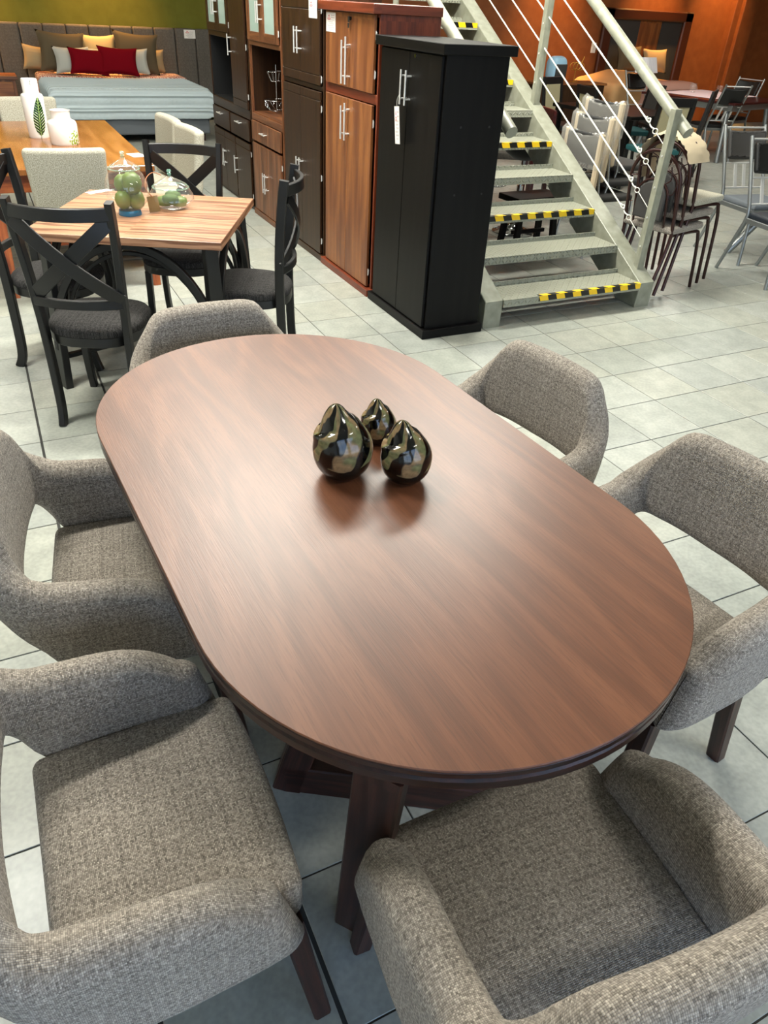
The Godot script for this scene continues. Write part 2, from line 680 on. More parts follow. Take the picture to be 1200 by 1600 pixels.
	mat("quilt", Color(0.72, 0.77, 0.785), 0.9, 0.0, 0.2)
	var fl := noise(91, 0.06, 3)
	textured("floral", image(256, 256, func(x, y):
		var k := fl.get_noise_2d(x, y)
		return Color(0.90, 0.84, 0.78).lerp(Color(0.78, 0.24, 0.15), smoothstep(0.02, 0.16, k)).lerp(Color(0.55, 0.17, 0.2), smoothstep(0.3, 0.4, k))), 0.95, Vector2(0.5, 0.5))
	mat("red_cloth", Color(0.43, 0.04, 0.085), 0.95, 0.0, 0.15)
	mat("olive_cloth", Color(0.36, 0.32, 0.25), 0.95, 0.0, 0.2)
	mat("white_cloth", Color(0.70, 0.70, 0.67), 0.95, 0.0, 0.2)
	mat("beige_cloth", Color(0.74, 0.66, 0.49), 0.95, 0.0, 0.2)
	mat("tan_cloth", Color(0.63, 0.55, 0.42), 0.95, 0.0, 0.2)
	mat("pink_cloth", Color(0.78, 0.60, 0.54), 0.95, 0.0, 0.2)
	mat("apricot_cloth", Color(0.84, 0.66, 0.46), 0.95, 0.0, 0.2)
	mat("pale_pink_cloth", Color(0.90, 0.80, 0.81), 0.9, 0.0, 0.2)
	mat("rug", Color(0.52, 0.51, 0.47), 0.98, 0.0, 0.1)
	# glass, ceramics
	var gl := mat("jar_glass", Color(0.93, 0.97, 0.95, 0.05), 0.02)
	gl.transparency = BaseMaterial3D.TRANSPARENCY_ALPHA
	var fg := mat("frosted_glass", Color(0.66, 0.76, 0.73), 0.25)
	fg.metallic_specular = 0.5
	var pg := mat("pane_glass", Color(0.9, 0.95, 0.95, 0.06), 0.02)
	pg.transparency = BaseMaterial3D.TRANSPARENCY_ALPHA
	var pv := mat("plastic_film", Color(0.90, 0.89, 0.86, 0.16), 0.2)
	pv.transparency = BaseMaterial3D.TRANSPARENCY_ALPHA
	mat("foam", Color(0.78, 0.71, 0.59), 0.9)
	mat("blue_glass", Color(0.16, 0.42, 0.55), 0.1)
	mat("white_ceramic", Color(0.82, 0.81, 0.79), 0.22)
	mat("paper", Color(0.90, 0.89, 0.86), 0.8)
	mat("lime", Color(0.33, 0.40, 0.09), 0.45)
	mat("moss", Color(0.22, 0.31, 0.06), 0.8)
	mat("kraft", Color(0.52, 0.42, 0.26), 0.9)
	mat("cord", Color(0.66, 0.42, 0.28), 0.9)
	mat("light_blue", Color(0.60, 0.76, 0.86), 0.35)
	mat("teal_cloth", Color(0.10, 0.33, 0.34), 0.7)
	mat("gold", Color(0.83, 0.66, 0.30), 0.3, 0.8)
	# walls
	var pn := noise(97, 0.03, 4)
	textured("green_paint", image(256, 256, func(x, y):
		var k := pn.get_noise_2d(x, y) * 0.02
		return Color(0.42 + k, 0.415 + k, 0.10 + k)), 0.85, Vector2(2, 2))
	textured("orange_paint", image(256, 256, func(x, y):
		var k := pn.get_noise_2d(x + 300, y) * 0.03
		return Color(0.50 + k, 0.272 + k, 0.10 + k)), 0.7, Vector2(2, 2))
	mat("white_paint", Color(0.84, 0.84, 0.82), 0.9)
	mat("frame_wood", Color(0.26, 0.125, 0.07), 0.4)
	mat("navy", Color(0.07, 0.10, 0.14), 0.5)
	mat("cream_panel", Color(0.62, 0.59, 0.46), 0.7)
	textured("ruled_paper", image(64, 64, func(x, y):
		var k := 0.88 if (x % 8) > 1 else 0.72
		return Color(k, k, k + 0.02)), 0.8, Vector2(0.26, 0.22))
	mat("grey_panel", Color(0.20, 0.195, 0.19), 0.7)


# ---------------------------------------------------------------- the scene
func _ready() -> void:
	# camera
	cam = Camera3D.new()
	cam.name = "camera"
	add_child(cam)
	cam.position = Vector3(-2.9493, 1.6933, 3.5424)
	cam.basis = Basis.from_euler(Vector3(-0.611228, -0.485149, 0.058798))
	cam.fov = 70.23
	cam.near = 0.05
	cam.far = 100.0
	# sky, seen and felt only through the shopfront behind the camera
	var we := WorldEnvironment.new()
	we.name = "environment"
	add_child(we)
	var e := Environment.new()
	we.environment = e
	var sky := Sky.new()
	var sm := ProceduralSkyMaterial.new()
	sm.sky_top_color = Color(0.50, 0.66, 0.88)
	sm.sky_horizon_color = Color(0.86, 0.92, 0.97)
	sm.ground_bottom_color = Color(0.40, 0.41, 0.40)
	sm.ground_horizon_color = Color(0.66, 0.68, 0.68)
	sky.sky_material = sm
	e.background_mode = Environment.BG_SKY
	e.sky = sky
	e.background_energy_multiplier = 7.5
	e.tonemap_mode = Environment.TONE_MAPPER_LINEAR
	e.tonemap_exposure = 0.9
	e.sdfgi_enabled = true
	e.ssao_enabled = true
	e.ssil_enabled = true

	make_materials()
	setting()
	# ceiling luminaires: centre x, z, size x, z, energy
	for a in [[-1.55, -1.15, 1.25, 0.5, 20.0], [0.15, -1.05, 1.25, 0.5, 17.0], [-1.95, -2.8, 1.25, 0.5, 6.0], [-3.5, 0.4, 1.25, 0.32, 17.0], [-1.2, -5.4, 1.25, 0.32, 5.0], [-3.6, -5.8, 1.25, 0.32, 5.0], [0.9, -3.4, 1.25, 0.32, 5.0], [3.4, -1.2, 1.25, 0.32, 4.5], [5.7, -4.5, 1.25, 0.32, 8.0], [3.2, -5.2, 1.25, 0.32, 3.5], [8.6, -2.6, 1.25, 0.32, 5.0], [2.6, 2.4, 1.25, 0.32, 4.0], [-0.4, 4.6, 1.25, 0.32, 8.0]]:  # last one is an added fill lamp that brightens the near armchairs
		ceiling_light(Vector3(a[0], CEIL, a[1]), a[2], a[3], a[4])
	for a in [[-1.1, -9.25], [-2.9, -9.25], [5.9, -8.05], [8.1, -8.05], [9.6, -8.05]]:
		wall_spot(Vector3(a[0], CEIL, a[1]))
	oval_table()
	armchairs()
	ceramic_eggs()
	crossback_set()
	honey_set()
	bedroom()
	cabinets()
	staircase()
	wrapped_stack()
	dome_stack()
	metal_chairs()
	far_right()
	under_stairs()

const CEIL := 3.6


func setting() -> void:
	# floor slab (the grout bed) and its tiles
	var x0 := -20
	var x1 := 36
	var z0 := -29
	var z1 := 21
	var fl := boxed(Vector3((x0 + x1) * T / 2, -0.1025, (z0 + z1) * T / 2), Vector3((x1 - x0) * T, 0.2, (z1 - z0) * T), 0.0)
	var floor_o := structure("floor", fl, M.grout)
	var inv := cam.transform.affine_inverse()
	var f := 800.0 / tan(deg_to_rad(cam.fov / 2))
	var rank := []
	var tcos := cos(deg_to_rad(TABLE_A))
	var tsin := sin(deg_to_rad(TABLE_A))
	for i in range(x0, x1):
		for j in range(z0, z1):
			var area := 0.0
			var c := Vector3((i + 0.5) * T, 0, (j + 0.5) * T)
			var q := inv * c
			if q.z < -0.2:
				var px := Vector2(600 + f * q.x / -q.z, 800 - f * q.y / -q.z)
				if px.x > -40 and px.x < 1240 and px.y > -20 and px.y < 1640:
					var s := (0.77) / cam.position.y
					var h := c.lerp(cam.position, s) - TABLE_C
					var l := Vector2(h.x * tsin + h.z * tcos, h.x * tcos - h.z * tsin)
					if Vector2(maxf(absf(l.x) - 0.33, 0.0), l.y).length() > 0.45:
						area = 1.0 / (q.z * q.z) * (cam.position.y / q.length())
			rank.append([area, i, j])
	rank.sort_custom(func(a, b): return a[0] > b[0])
	var shape := {}
	for wide in [0, 1, 2, 3]:  # plain tile; tiles with a wide joint on their left, right, both sides
		var m := MB.new()
		var g := 0.0023
		var gl := 0.0052 if wide & 1 else g
		var gr := 0.0052 if wide & 2 else g
		var b := 0.0012
		var lo := Vector3(-T / 2 + gl, 0, -T / 2 + g)
		var hi := Vector3(T / 2 - gr, 0, T / 2 - g)
		var top := [Vector3(lo.x + b, 0, lo.z + b), Vector3(hi.x - b, 0, lo.z + b), Vector3(hi.x - b, 0, hi.z - b), Vector3(lo.x + b, 0, hi.z - b)]
		var low := [Vector3(lo.x, -b, lo.z), Vector3(hi.x, -b, lo.z), Vector3(hi.x, -b, hi.z), Vector3(lo.x, -b, hi.z)]
		m.face(top, Vector3.UP)
		var ns := [Vector3(0, 0, -1), Vector3(1, 0, 0), Vector3(0, 0, 1), Vector3(-1, 0, 0)]
		for k in 4:
			var k2 := (k + 1) % 4
			m.face([top[k], top[k2], low[k2], low[k]], (ns[k] + Vector3.UP).normalized())
			m.face([low[k], low[k2], low[k2] - Vector3(0, 0.004, 0), low[k] - Vector3(0, 0.004, 0)], ns[k])
		shape[wide] = m.mesh()
	for k in 300:
		var a: Array = rank[k]
		var o := MeshInstance3D.new()
		o.name = "tile"
		o.mesh = shape[{-10: 2, -9: 3, -8: 1}.get(a[1], 0)]
		o.material_override = M["tile_%d" % int(hash2(a[1], a[2], 3) * 3.99)]
		o.position = Vector3((a[1] + 0.5) * T, 0, (a[2] + 0.5) * T)
		floor_o.add_child(o, true)
	var rest := MB.new()
	for k in range(300, rank.size()):
		var a: Array = rank[k]
		var lo := Vector3(a[1] * T + (0.0052 if a[1] == -9 or a[1] == -8 else 0.0023), 0, a[2] * T + 0.0023)
		var hi := Vector3((a[1] + 1) * T - (0.0052 if a[1] == -10 or a[1] == -9 else 0.0023), 0, (a[2] + 1) * T - 0.0023)
		rest.face([lo, Vector3(hi.x, 0, lo.z), hi, Vector3(lo.x, 0, hi.z)], Vector3.UP)
		var dn := Vector3(0, -0.004, 0)
		rest.face([lo, Vector3(hi.x, 0, lo.z), Vector3(hi.x, 0, lo.z) + dn, lo + dn], Vector3(0, 0, -1))
		rest.face([Vector3(lo.x, 0, hi.z), hi, hi + dn, Vector3(lo.x, 0, hi.z) + dn], Vector3(0, 0, 1))
		rest.face([lo, Vector3(lo.x, 0, hi.z), Vector3(lo.x, 0, hi.z) + dn, lo + dn], Vector3(-1, 0, 0))
		rest.face([Vector3(hi.x, 0, lo.z), hi, hi + dn, Vector3(hi.x, 0, lo.z) + dn], Vector3(1, 0, 0))
	var ro := put("far_tiles", rest, M.tile_0, floor_o)
	ro.set_meta("kind", "stuff")
	# walls
	var X0 := x0 * T
	var X1 := x1 * T
	var ZB := z0 * T + 0.1
	var ZF := z1 * T
	structure("ceiling", boxed(Vector3((X0 + X1) / 2, CEIL + 0.1, (ZB + ZF) / 2), Vector3(X1 - X0 + 0.4, 0.2, ZF - ZB + 0.4), 0.0), M.white_paint)
	structure("wall_left", boxed(Vector3(X0 - 0.1, CEIL / 2, (ZB + ZF) / 2), Vector3(0.2, CEIL, ZF - ZB), 0.0), M.white_paint)
	structure("wall_right", boxed(Vector3(X1 + 0.1, CEIL / 2, (ZB + ZF) / 2), Vector3(0.2, CEIL, ZF - ZB), 0.0), M.orange_paint)
	structure("wall_back", boxed(Vector3((X0 + 1.4) / 2, CEIL / 2, -9.7), Vector3(1.4 - X0, CEIL, 0.2), 0.0), M.green_paint)
	structure("wall_partition", boxed(Vector3(1.4, CEIL / 2, -9.05), Vector3(0.2, CEIL, 1.3), 0.0), M.white_paint)
	structure("wall_back_orange", boxed(Vector3((1.3 + X1) / 2, CEIL / 2, -8.5), Vector3(X1 - 1.3, CEIL, 0.2), 0.0), M.orange_paint)
	# the pilaster on the orange wall: three stepped flat strips
	var pm := MB.new()
	pm.box(Vector3(10.25, CEIL / 2, -8.33), Vector3(0.62, CEIL, 0.14), 0.01)
	pm.box(Vector3(10.25, CEIL / 2, -8.24), Vector3(0.34, CEIL, 0.10), 0.01)
	structure("trim_1", pm, M.orange_paint)
	# shopfront: sill, head, piers round two glazed openings
	var fm := MB.new()
	fm.box(Vector3((X0 + X1) / 2, 0.15, ZF + 0.1), Vector3(X1 - X0, 0.3, 0.2), 0.0)
	fm.box(Vector3((X0 + X1) / 2, 3.3, ZF + 0.1), Vector3(X1 - X0, 0.6, 0.2), 0.0)
	for pr in [[X0, X0 + 0.8], [-2.6, -1.8], [1.8, X1]]:
		fm.box(Vector3((pr[0] + pr[1]) / 2, 1.65, ZF + 0.1), Vector3(pr[1] - pr[0], 2.7, 0.2), 0.0)
	structure("wall_front", fm, M.white_paint)
	var k := 1
	for a in [[X0 + 0.8, -2.6], [-1.8, 1.8]]:
		var gm := MB.new()
		gm.box(Vector3((a[0] + a[1]) / 2, 1.65, ZF + 0.1), Vector3(a[1] - a[0], 2.7, 0.008), 0.0)
		var wo := structure("window_%d" % k, gm, M.pane_glass)
		var wf := MB.new()
		for s in [a[0] + 0.03, a[1] - 0.03, (a[0] + a[1]) / 2]:
			wf.box(Vector3(s, 1.65, ZF + 0.1), Vector3(0.06, 2.7, 0.07), 0.004)
		for s in [0.33, 2.97]:
			wf.box(Vector3((a[0] + a[1]) / 2, s, ZF + 0.1), Vector3(a[1] - a[0], 0.06, 0.07), 0.004)
		put("window_frame", wf, M.silver_paint, wo)
		k += 1


func ceiling_light(at: Vector3, w: float, d: float, energy: float) -> void:
	var o := thing("ceiling_light", "long white flat ceiling luminaire", "ceiling light", at, 0.0, "ceiling luminaires")
	var hm := MB.new()
	hm.box(Vector3(0, -0.035, 0), Vector3(w + 0.06, 0.07, d + 0.06), 0.006)
	put("housing", hm, M.white_paint, o)
	if not M.has("diffuser"):
		var dm := mat("diffuser", Color(0.9, 0.9, 0.88), 0.6)
		dm.emission_enabled = true
		dm.emission = Color(1.0, 0.99, 0.945)
		dm.emission_energy_multiplier = 1.2
	put("diffuser", boxed(Vector3(0, -0.074, 0), Vector3(w, 0.008, d), 0.002), M.diffuser, o)
	var l := AreaLight3D.new()
	l.name = "lamp"
	l.area_size = Vector2(w, d)
	l.area_normalize_energy = true
	l.light_energy = energy
	l.light_color = Color(1.0, 0.99, 0.945)
	l.shadow_enabled = true
	l.set("area_range", 30.0)
	l.position = Vector3(0, -0.085, 0)
	l.rotation.x = -PI / 2
	o.add_child(l)


func wall_spot(at: Vector3) -> void:
	var o := thing("ceiling_spot", "small round recessed ceiling spot close to a wall", "spotlight", at, 0.0, "wall washing spots")
	var m := MB.new()
	m.lathe([Vector2(0.0, -0.03), Vector2(0.045, -0.03), Vector2(0.055, 0.0)], 20)
	put("ring", m, M.steel, o)
	if not M.has("spot_lens"):
		var dm := mat("spot_lens", Color(1, 0.9, 0.75), 0.5)
		dm.emission_enabled = true
		dm.emission = Color(1.0, 0.78, 0.5)
		dm.emission_energy_multiplier = 3.0
	var lm := MB.new()
	lm.lathe([Vector2(0.0, -0.034), Vector2(0.04, -0.034), Vector2(0.04, -0.030)], 20)
	put("lamp_lens", lm, M.spot_lens, o)
	var l := SpotLight3D.new()
	l.name = "lamp"
	l.light_energy = 34.0
	l.light_color = Color(1.0, 0.74, 0.42)
	l.light_size = 0.04
	l.spot_angle = 27.0
	l.spot_angle_attenuation = 1.0
	l.spot_range = 12.0
	l.shadow_enabled = true
	l.position = Vector3(0, -0.05, 0)
	l.rotation.x = -PI / 2 + deg_to_rad(12.0)
	o.add_child(l)


# ---------------------------------------------------------------- the oval table
func stadium(hl: float, r: float, n := 24) -> Array:  # half length of the straight run along y, radius
	var o := []
	for k in n + 1:
		var a := PI * k / n
		o.append(Vector2(cos(a) * r, hl + sin(a) * r))
	for k in n + 1:
		var a := PI + PI * k / n
		o.append(Vector2(cos(a) * r, -hl + sin(a) * r))
	return o


func oval_table() -> void:
	var o := thing("oval_table", "large oval dining table with glossy mahogany top and dark crossed trestle legs", "table", TABLE_C, deg_to_rad(TABLE_A))
	# extruded in x-y, then laid flat: y of the outline runs along the table, the depth upwards
	var flat := Basis(Vector3(1, 0, 0), Vector3(0, 0, 1), Vector3(0, 1, 0))
	var m := MB.new()
	m.x = Transform3D(flat, Vector3(0, 0.765, 0))
	m.extrude(stadium(0.387, 0.5, 40), 0.005, 0.0015, true)
	put("tabletop", m, M.mahogany, o)
	m = MB.new()
	m.x = Transform3D(flat, Vector3(0, 0.752, 0))
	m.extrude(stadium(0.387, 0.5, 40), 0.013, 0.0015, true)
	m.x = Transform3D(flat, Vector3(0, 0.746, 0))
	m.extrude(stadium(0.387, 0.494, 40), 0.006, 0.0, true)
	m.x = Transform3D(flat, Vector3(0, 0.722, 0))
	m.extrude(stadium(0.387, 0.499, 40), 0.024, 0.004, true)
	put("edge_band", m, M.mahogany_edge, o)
	# two pedestals, each of an A-frame crossed by a V-frame
	for s in [1.0, -1.0]:
		var c := Vector3(0.0, 0, 0.415 * s)
		var d1 := Vector3(0.245, 0, 0.175 * s)   # A-frame: rail on the floor
		var d2 := Vector3(0.288, 0, -0.208 * s)  # V-frame: rail under the top
		var b := MB.new()
		b.sweep([c - d1 * 1.12 + Vector3(0, 0.05, 0), c + d1 * 1.12 + Vector3(0, 0.05, 0)], rect(0.075, 0.10, 0.004), Vector3.UP)
		put("floor_rail", b, M.chair_leg_wood, o)
		for q in [-1.0, 1.0]:
			b = MB.new()
			b.sweep([c + d1 * q * 1.12 + Vector3(0, 0.0, 0), c + d1 * q * 0.52 + Vector3(0, 0.72, 0)], rect(0.075, 0.075, 0.004), d1.normalized())
			put("leg", b, M.chair_leg_wood, o)
			b = MB.new()
			var lo: Vector3 = c + d2 * q
			var hi: Vector3 = lo + Vector3(0.027 * q, 0.722, -0.108 * s * q)
			b.sweep([lo, hi], rect(0.085, 0.045, 0.004), d2.normalized())
			put("leg", b, M.chair_leg_wood, o)
		b = MB.new()
		b.sweep([c - d2 * 1.1 + Vector3(0, 0.70, 0.09 * s), c + d2 * 1.1 + Vector3(0, 0.70, -0.09 * s)], rect(0.07, 0.045, 0.004), Vector3.UP)
		put("top_rail", b, M.chair_leg_wood, o)


# ---------------------------------------------------------------- the woven armchairs
func armchair_shell() -> MB:
	# plan of the arm-and-back band, half of it: from the front of the arm round to the middle of the back
	var half := []
	for k in 16:  # arm, nearly straight
		half.append(Vector3(0.255 + 0.006 * sin(PI * k / 16.0), 0, 0.125 - 0.29 * k / 16.0))
	for k in 9:  # tight corner
		var w := PI / 2 * k / 9.0
		half.append(Vector3(0.200 + 0.055 * cos(w), 0, -0.165 - 0.055 * sin(w)))
	for k in 13:  # back, slightly bowed
		var u := k / 12.0
		half.append(Vector3(0.200 * (1.0 - u), 0, -0.220 - 0.014 * sin(u * PI / 2)))
	var path := half.duplicate()
	for k in range(half.size() - 2, -1, -1):
		path.append(Vector3(-half[k].x, 0, half[k].z))
	var lens := [0.0]
	for k in range(1, path.size()):
		lens.append(lens[k - 1] + (path[k] - path[k - 1]).length())
	var total: float = lens[-1]
	var tops := [[0.0, 0.560], [0.02, 0.585], [0.05, 0.606], [0.09, 0.620], [0.14, 0.629], [0.22, 0.636], [0.28, 0.648], [0.315, 0.675], [0.35, 0.73], [0.38, 0.783], [0.405, 0.810], [0.435, 0.820], [0.50, 0.824], [0.60, 0.826]]
	var lows := [[0.0, 0.374], [0.03, 0.368], [0.08, 0.366], [0.17, 0.366], [0.22, 0.376], [0.26, 0.41], [0.30, 0.475], [0.335, 0.53], [0.37, 0.55], [0.42, 0.555], [0.60, 0.555]]
	var m := MB.new()
	var P := PackedVector3Array()
	var uvs := PackedVector2Array()
	var ns := 5   # points along each flank
	var na := 7   # points round each end
	var rows := 0
	var ring := func(k: int, shrink: float, push: float):
		var s: float = minf(lens[k], total - lens[k])
		var p: Vector3 = path[k]
		var tg: Vector3 = (path[mini(k + 1, path.size() - 1)] - path[maxi(k - 1, 0)]).normalized()
		var out := Vector3(-tg.z, 0, tg.x)
		if out.dot(p - Vector3(0, 0, 0.05)) < 0.0:
			out = -out
		var th := lerpf(0.082, 0.070, smoothstep(0.24, 0.38, s)) * 0.5 * shrink
		var hi: float = cr(tops, s)
		var lo: float = cr(lows, s)
		var mid := (hi + lo) / 2
		hi = mid + (hi - mid) * (0.72 + 0.28 * shrink)
		lo = mid + (lo - mid) * (0.90 + 0.10 * shrink)
		var lean := lerpf(0.03, 0.10, smoothstep(0.24, 0.40, s))
		var pts := []
		var q0: Vector3 = p + tg * push
		for a in ns:  # inner flank upwards
			pts.append(Vector2(-1, lerpf(lo + th, hi - th, float(a) / (ns - 1))))
		for a in range(1, na):
			var w := PI - PI * a / na
			pts.append(Vector2(cos(w), hi - th + sin(w) * th))
		for a in ns:
			pts.append(Vector2(1, lerpf(hi - th, lo + th, float(a) / (ns - 1))))
		for a in range(1, na):
			var w := -PI * a / na
			pts.append(Vector2(cos(w), lo + th + sin(w) * th))
		var per := 0.0
		var lastp := Vector3.ZERO
		for a in pts.size() + 1:
			var g: Vector2 = pts[a % pts.size()]
			# padding: the flanks swell a little between the edges
			var sw := 1.0 + 0.10 * sin(PI * clampf((g.y - lo) / maxf(hi - lo, 0.01), 0.0, 1.0))
			var v3: Vector3 = q0 + out * (g.x * th * sw + lean * maxf(g.y - 0.50, 0.0)) + Vector3(0, g.y, 0)
			v3.z += 0.30 * (0.60 - g.y) * (1.0 - smoothstep(0.0, 0.12, s)) * 0.9 - 0.012 * (1.0 - smoothstep(0.0, 0.12, s))
			if a > 0:
				per += (v3 - lastp).length()
			lastp = v3
			uvs.append(Vector2(lens[k] + push, per))
			if a < pts.size():
				P.append(v3)
		return pts.size()
	var nv := 0
	var caps := [[0.02, 0.036], [0.38, 0.033], [0.68, 0.024], [0.90, 0.012]]
	for cc in caps:
		nv = ring.call(0, cc[0], -cc[1])
		rows += 1
	for k in path.size():
		nv = ring.call(k, 1.0, 0.0)
		rows += 1
	for a in range(caps.size() - 1, -1, -1):
		nv = ring.call(path.size() - 1, caps[a][0], caps[a][1])
		rows += 1
	# find the sense of the normals from one point on the outer flank of the back
	var mid := int(rows / 2)
	var pa := P[mid * nv + ns + na + 1]
	var g := (P[(mid + 1) * nv + ns + na + 1] - pa).cross(P[mid * nv + ns + na + 2] - pa)
	m.grid(P, rows, nv, true, 1.0 if g.z < 0.0 else -1.0, uvs)
	return m


func armchairs() -> void:
	var o := thing("armchair", "", "chair", Vector3.ZERO, 0.0, "woven grey armchairs round the oval table")
	var st := MB.new()
	st.x = Transform3D(Basis(), Vector3(0, 0.418, 0.022))
	st.soft(Vector3(0.450, 0.104, 0.395), 0.024, 8, func(p):
		var q: Vector3 = p
		var k := (1.0 - pow(absf(p.x) / 0.225, 2.0)) * (1.0 - pow(absf(p.z) / 0.1975, 2.0))
		if p.y > 0.0:
			q.y += 0.016 * k
		if p.z > 0.0:
			q.z += 0.012 * (1.0 - pow(p.x / 0.225, 2.0)) * p.z / 0.1975
		q.x *= 1.0 + 0.03 * p.z / 0.1975
		return q)
	put("seat_cushion", st, M.weave, o)
	put("arm_and_back", armchair_shell(), M.weave, o)
	var fr := MB.new()
	fr.box(Vector3(0, 0.352, 0.175), Vector3(0.41, 0.045, 0.025), 0.003, 0)
	fr.box(Vector3(0, 0.352, -0.135), Vector3(0.41, 0.045, 0.025), 0.003, 0)
	fr.box(Vector3(0.208, 0.352, 0.02), Vector3(0.025, 0.045, 0.29), 0.003, 2)
	fr.box(Vector3(-0.208, 0.352, 0.02), Vector3(0.025, 0.045, 0.29), 0.003, 2)
	put("seat_frame", fr, M.chair_leg_wood, o)
	for q in [-1.0, 1.0]:
		for z in [[0.190, 0.240], [-0.135, -0.195]]:
			var lg := MB.new()
			lg.sweep([Vector3(q * 0.226, 0.375, z[0]), Vector3(q * 0.246, 0.0, z[1])], rect(0.046, 0.042, 0.005), Vector3(0, 0, 1), true, [1.0, 0.86])
			put("leg", lg, M.chair_leg_wood, o)
	var posed := [
		["grey woven armchair pulled out from the oval table's straight side, whole seat showing", Vector3(-2.955, 0, 2.70), Vector2(1, 0.0)],
		["grey woven armchair tucked under the oval table's straight side, next to the pulled out one", Vector3(-2.866, 0, 1.955), Vector2(0.99, 0.14)],
		["grey woven armchair at the oval table's rounded end, whole seat and both arms showing", Vector3(-2.36, 0, 3.125), Vector2(0.062, -0.998)],
		["grey woven armchair on the table's stair side, dark wooden rear leg showing", Vector3(-1.695, 0, 2.605), Vector2(-0.99, 0.105)],
		["grey woven armchair on the table's stair side, closest to the black cabinet", Vector3(-1.767, 0, 1.924), Vector2(-0.988, 0.155)],
		["grey woven armchair at the rounded table end backing onto the black crossback chairs", Vector3(-2.385, 0, 1.37), Vector2(0.05, 0.998)],
	]
	for k in posed.size():
		var q: Array = posed[k]
		if k == 0:
			o.position = q[1]
			o.rotation.y = heading(q[2])
			o.set_meta("label", q[0])
		else:
			copy_of(o, q[0], q[1], heading(q[2]))


# ---------------------------------------------------------------- the three ceramic eggs
func ceramic_eggs() -> void:
	var nz := noise(101, 1.0, 2)
	var im := image(1024, 512, func(x, y):
		var u := float(x) / 1024.0
		var h := 1.0 - float(y) / 512.0
		var wob := nz.get_noise_2d(cos(u * TAU) * 0.9 + 5.0, sin(u * TAU) * 0.9 + h * 1.2) * 0.26
		var s := fposmod(u * 6.0 + h * 1.9 + wob + 0.15, 1.0)
		var fur := nz.get_noise_2d(u * 40.0, h * 160.0 + u * 200.0) * 0.5 + nz.get_noise_2d(u * 12.0, h * 9.0) * 0.5
		var tan_c := Color(0.50, 0.41, 0.29).lerp(Color(0.40, 0.40, 0.27), clampf(0.5 + nz.get_noise_2d(u * 5.0 + 9.0, h * 3.0) * 1.6, 0.0, 1.0)) * (1.0 + fur * 0.28)
		var k := smoothstep(0.06, 0.14, s) * (1.0 - smoothstep(0.54, 0.64, s))
		var c := Color(0.018, 0.016, 0.016).lerp(tan_c, k)
		var edge := 0.27 + 0.03 * sin(u * TAU * 3.0)
		return c.lerp(Color(0.055, 0.045, 0.030), 1.0 - smoothstep(edge - 0.012, edge + 0.012, h)))
	var em := textured("striped_glaze", im, 0.13, Vector2(1, 1))
	var spots := [
		["tallest of three black and tan striped glazed ceramic eggs on the oval table", Vector3(-2.358, 0.77, 2.198), 0.0705, 0.182, -0.41, 0.017],
		["middle sized black and tan striped glazed egg on the oval table, beside the tallest one", Vector3(-2.230, 0.77, 2.272), 0.0605, 0.155, -0.30, 0.013],
		["smallest black and tan striped glazed ceramic egg, set behind the two larger ones", Vector3(-2.213, 0.77, 2.088), 0.046, 0.120, -0.55, 0.007]]
	for a in spots:
		var o := thing("ceramic_egg", a[0], "ornament", a[1], a[4], "striped ceramic eggs on the oval table")
		var m := MB.new()
		var P := PackedVector3Array()
		var uvs := PackedVector2Array()
		var nu := 56
		var nv := 72
		for k in nu:
			var h := float(k) / (nu - 1)
			var prof := cr([[0.0, 0.40], [0.03, 0.56], [0.12, 0.80], [0.25, 0.95], [0.40, 1.0]], h) if h < 0.40 else pow(maxf(0.0, 1.0 - pow((h - 0.40) / 0.60, 1.75)), 0.72)
			for q in nv + 1:
				var u := float(q) / nv
				# a fold runs slantwise round the egg; above it the tip steps inwards
				var tt := fposmod((0.5 - u) / 0.5, 2.0)
				var hg := 0.60 + 0.27 * (tt if tt < 1.0 else 2.0 - tt)
				var inside := smoothstep(hg - 0.015, hg + 0.045, h) * (1.0 - smoothstep(0.90, 1.0, h))
				var lip := exp(-pow((h - hg + 0.045) / 0.045, 2.0)) * (1.0 - smoothstep(0.80, 0.92, hg))
				var vale := exp(-pow((tt - 1.25) / 0.22, 2.0)) * smoothstep(0.45, 0.75, h) * (1.0 - smoothstep(0.88, 0.98, h))
				var r: float = a[2] * prof * (1.0 - 0.13 * inside + 0.045 * lip - 0.08 * vale)
				var lift: float = -a[3] * 0.02 * inside * (1.0 - smoothstep(0.75, 0.95, h))
				var w := TAU * u
				if q < nv:
					P.append(Vector3(cos(w) * r - a[5] * smoothstep(0.5, 1.0, h), a[3] * h + lift, sin(w) * r - 0.3 * a[5] * smoothstep(0.45, 1.0, h)))
				uvs.append(Vector2(u, 1.0 - h))
		m.grid(P, nu, nv, true, 1.0, uvs)
		# orient outwards
		var out := 0.0
		for k in range(0, m.v.size(), 37):
			out += m.n[k].dot(m.v[k] - Vector3(0, a[3] * 0.45, 0))
		if out < 0.0:
			m = MB.new()
			m.grid(P, nu, nv, true, -1.0, uvs)
		m.face([Vector3(0.02, 0.0005, 0), Vector3(0, 0.0005, 0.02), Vector3(-0.02, 0.0005, 0), Vector3(0, 0.0005, -0.02)], Vector3.DOWN)
		put("glazed_body", m, em, o)


